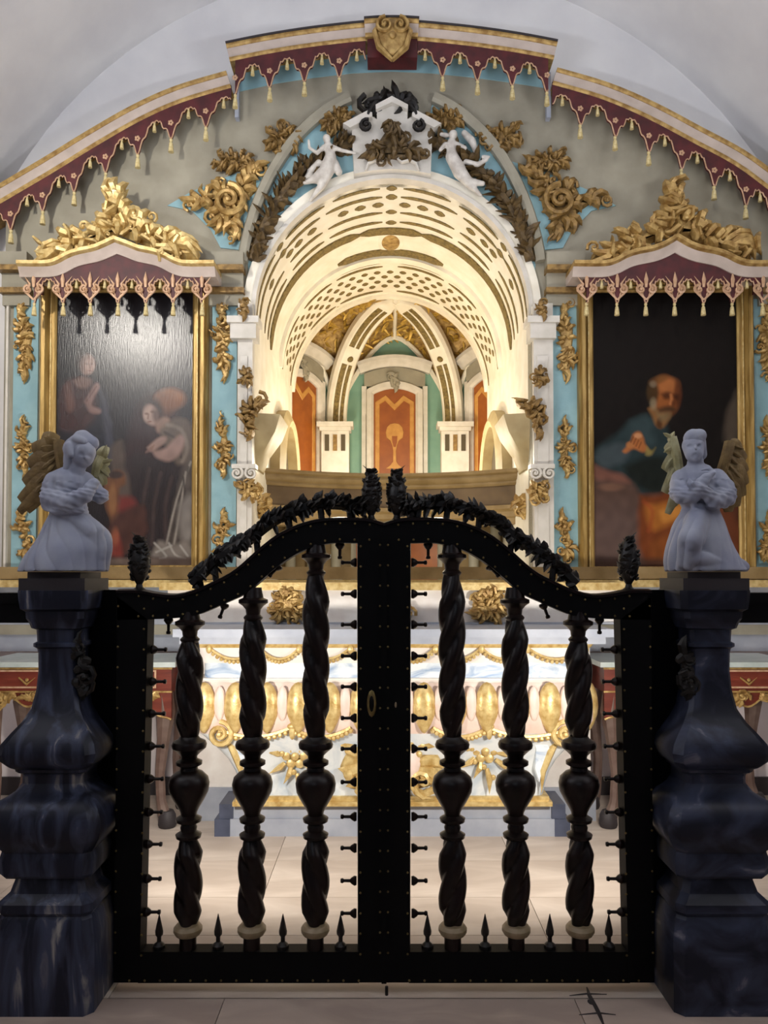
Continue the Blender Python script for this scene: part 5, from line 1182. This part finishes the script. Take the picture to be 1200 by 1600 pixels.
def angel(s):
    if s < 0:
        caps = [(134, 716, .03, 17, 138, 708, .035, 17), (126, 726, .02, 13, 116, 742, .01, 15), (106, 758, .0, 30, 106, 786, .0, 29), (90, 754, .02, 17, 86, 774, .03, 17), (88, 780, .05, 16, 120, 790, .08, 15), (120, 790, .08, 15, 148, 776, .085, 12), (148, 776, .085, 11, 158, 758, .07, 8), (128, 752, -.02, 17, 154, 774, -.02, 13),
                (114, 806, .03, 18, 152, 832, .05, 18), (152, 832, .05, 17, 156, 868, .04, 15)]
        skirt = [(108, 792, 28, .055, 0), (109, 804, 31, .06, 0), (114, 818, 42, .07, .005), (120, 836, 53, .085, .01), (116, 856, 60, .1, .015), (106, 876, 65, .11, .015), (102, 892, 67, .115, .015)]
        caps += [(78, 792, .04, 6, 100, 802, .08, 6), (100, 802, .08, 6, 140, 800, .08, 6)]
        face = [(139, 714, 4.5, .005), (149, 716, 4, .005), (145, 720, 3.5, -.006), (144, 728, 3.5, .003)]
        hair = [(128, 698, .02, 19, 120, 704, .02, 18), (120, 700, .02, 16, 114, 722, .01, 13), (133, 690, .02, 17, 146, 694, .02, 12), (116, 716, .03, 10, 112, 732, .03, 8), (128, 690, .05, 8, 140, 694, .06, 6), (118, 700, .055, 7, 122, 714, .06, 6)]
        bx, lab = 105, 'pale stone angel kneeling with bowed head on the streaked marble pedestal'
        wings = [(((92, 690), (100, 740)), [(66, 682, 11), (50, 700, 12), (44, 725, 13), (38, 755, 13), (31, 782, 12), (30, 800, 10), (42, 798, 11), (56, 784, 12), (68, 770, 12)], YN+.05, 'wing', 9), (((150, 744), (158, 716)), [(152, 768, 9), (162, 758, 10), (168, 742, 10), (170, 720, 9), (166, 698, 9)], YN+.07, 'wing2', 8)]
    else:
        caps = [(1078, 698, .03, 17, 1077, 712, .045, 14), (1076, 720, .06, 6, 1078, 722, .06, 5), (1083, 722, .02, 12, 1085, 738, .01, 15), (1088, 752, 0, 31, 1091, 780, 0, 29), (1064, 750, .01, 17, 1058, 770, .03, 17), (1058, 776, .05, 15, 1072, 776, .08, 12), (1070, 774, .085, 11, 1086, 752, .10, 8), (1086, 752, .10, 6, 1097, 744, .10, 4), (1116, 750, .01, 18, 1124, 770, .03, 20), (1122, 778, .05, 18, 1100, 786, .09, 13), (1100, 786, .09, 12, 1074, 768, .115, 8), (1074, 768, .115, 6, 1066, 760, .115, 4),
                (1080, 812, .06, 18, 1062, 846, .115, 19), (1062, 850, .105, 18, 1058, 880, .085, 12), (1108, 868, .07, 14, 1158, 886, .02, 8), (1070, 872, .1, 13, 1110, 880, .09, 10)]
        skirt = [(1094, 788, 28, .055, 0), (1094, 800, 30, .06, 0), (1091, 816, 37, .07, .01), (1090, 836, 43, .085, .015), (1091, 856, 50, .095, .015), (1096, 876, 57, .105, .01), (1101, 892, 60, .11, .01)]
        caps += [(1074, 792, .06, 6, 1108, 794, .05, 6), (1072, 702, .086, 2.4, 1072, 708, .093, 2.6)]
        face = [(1068, 702, 4, .006), (1080, 702, 4, .006), (1073, 716, 4, .003), (1073, 712, 2.5, -.002)]
        for k in range(4): caps.append((1080+k*4, 740-k*1, .094, 2, 1090+k*3, 736+k*3, .094, 1.6)); caps.append((1066-k*.5, 758+k*4, .1, 2, 1058-k*.2, 752+k*4, .1, 1.6))
        hair = [(1079, 688, .03, 16, 1084, 700, .02, 15), (1086, 700, .01, 13, 1090, 722, .0, 9), (1074, 685, .04, 11, 1086, 684, .04, 11), (1090, 690, .02, 9, 1093, 712, .02, 8)]
        bx, lab = 1100, 'pale stone angel kneeling upright with crossed arms on the clouded marble pedestal'
        wings = [(((1050, 684), (1062, 750)), [(1046, 682, 9), (1040, 705, 10), (1038, 735, 11), (1038, 770, 10), (1043, 803, 8), (1052, 790, 9)], YN+.06, 'wing2', 8), (((1126, 742), (1140, 692)), [(1138, 800, 12), (1150, 792, 12), (1160, 776, 12), (1165, 758, 12), (1166, 738, 11), (1165, 718, 11), (1158, 700, 10)], YN+.05, 'wing', 9)]
    t = thing('angel_statue', (PX(bx, 888, YN), YN, 1.528), lab, 'statue')
    o = figure('figure', caps, YN, 'stone', .0036, None, None, t, smooth=8, zmin=1.529, folds=(PX(bx, 860, YN), YN, PZ(804 if s < 0 else 800, YN), .0115, 7.5, -.9 if s < 0 else .5), skirt=skirt, face=face)
    figure('hair', hair, YN, 'stone', .0036, None, None, t, smooth=5)
    for pr, tips, Y, m_, w_ in wings: wingpart(None, pr, tips, Y, t, m_, w_)
for s in (-1, 1): angel(s)
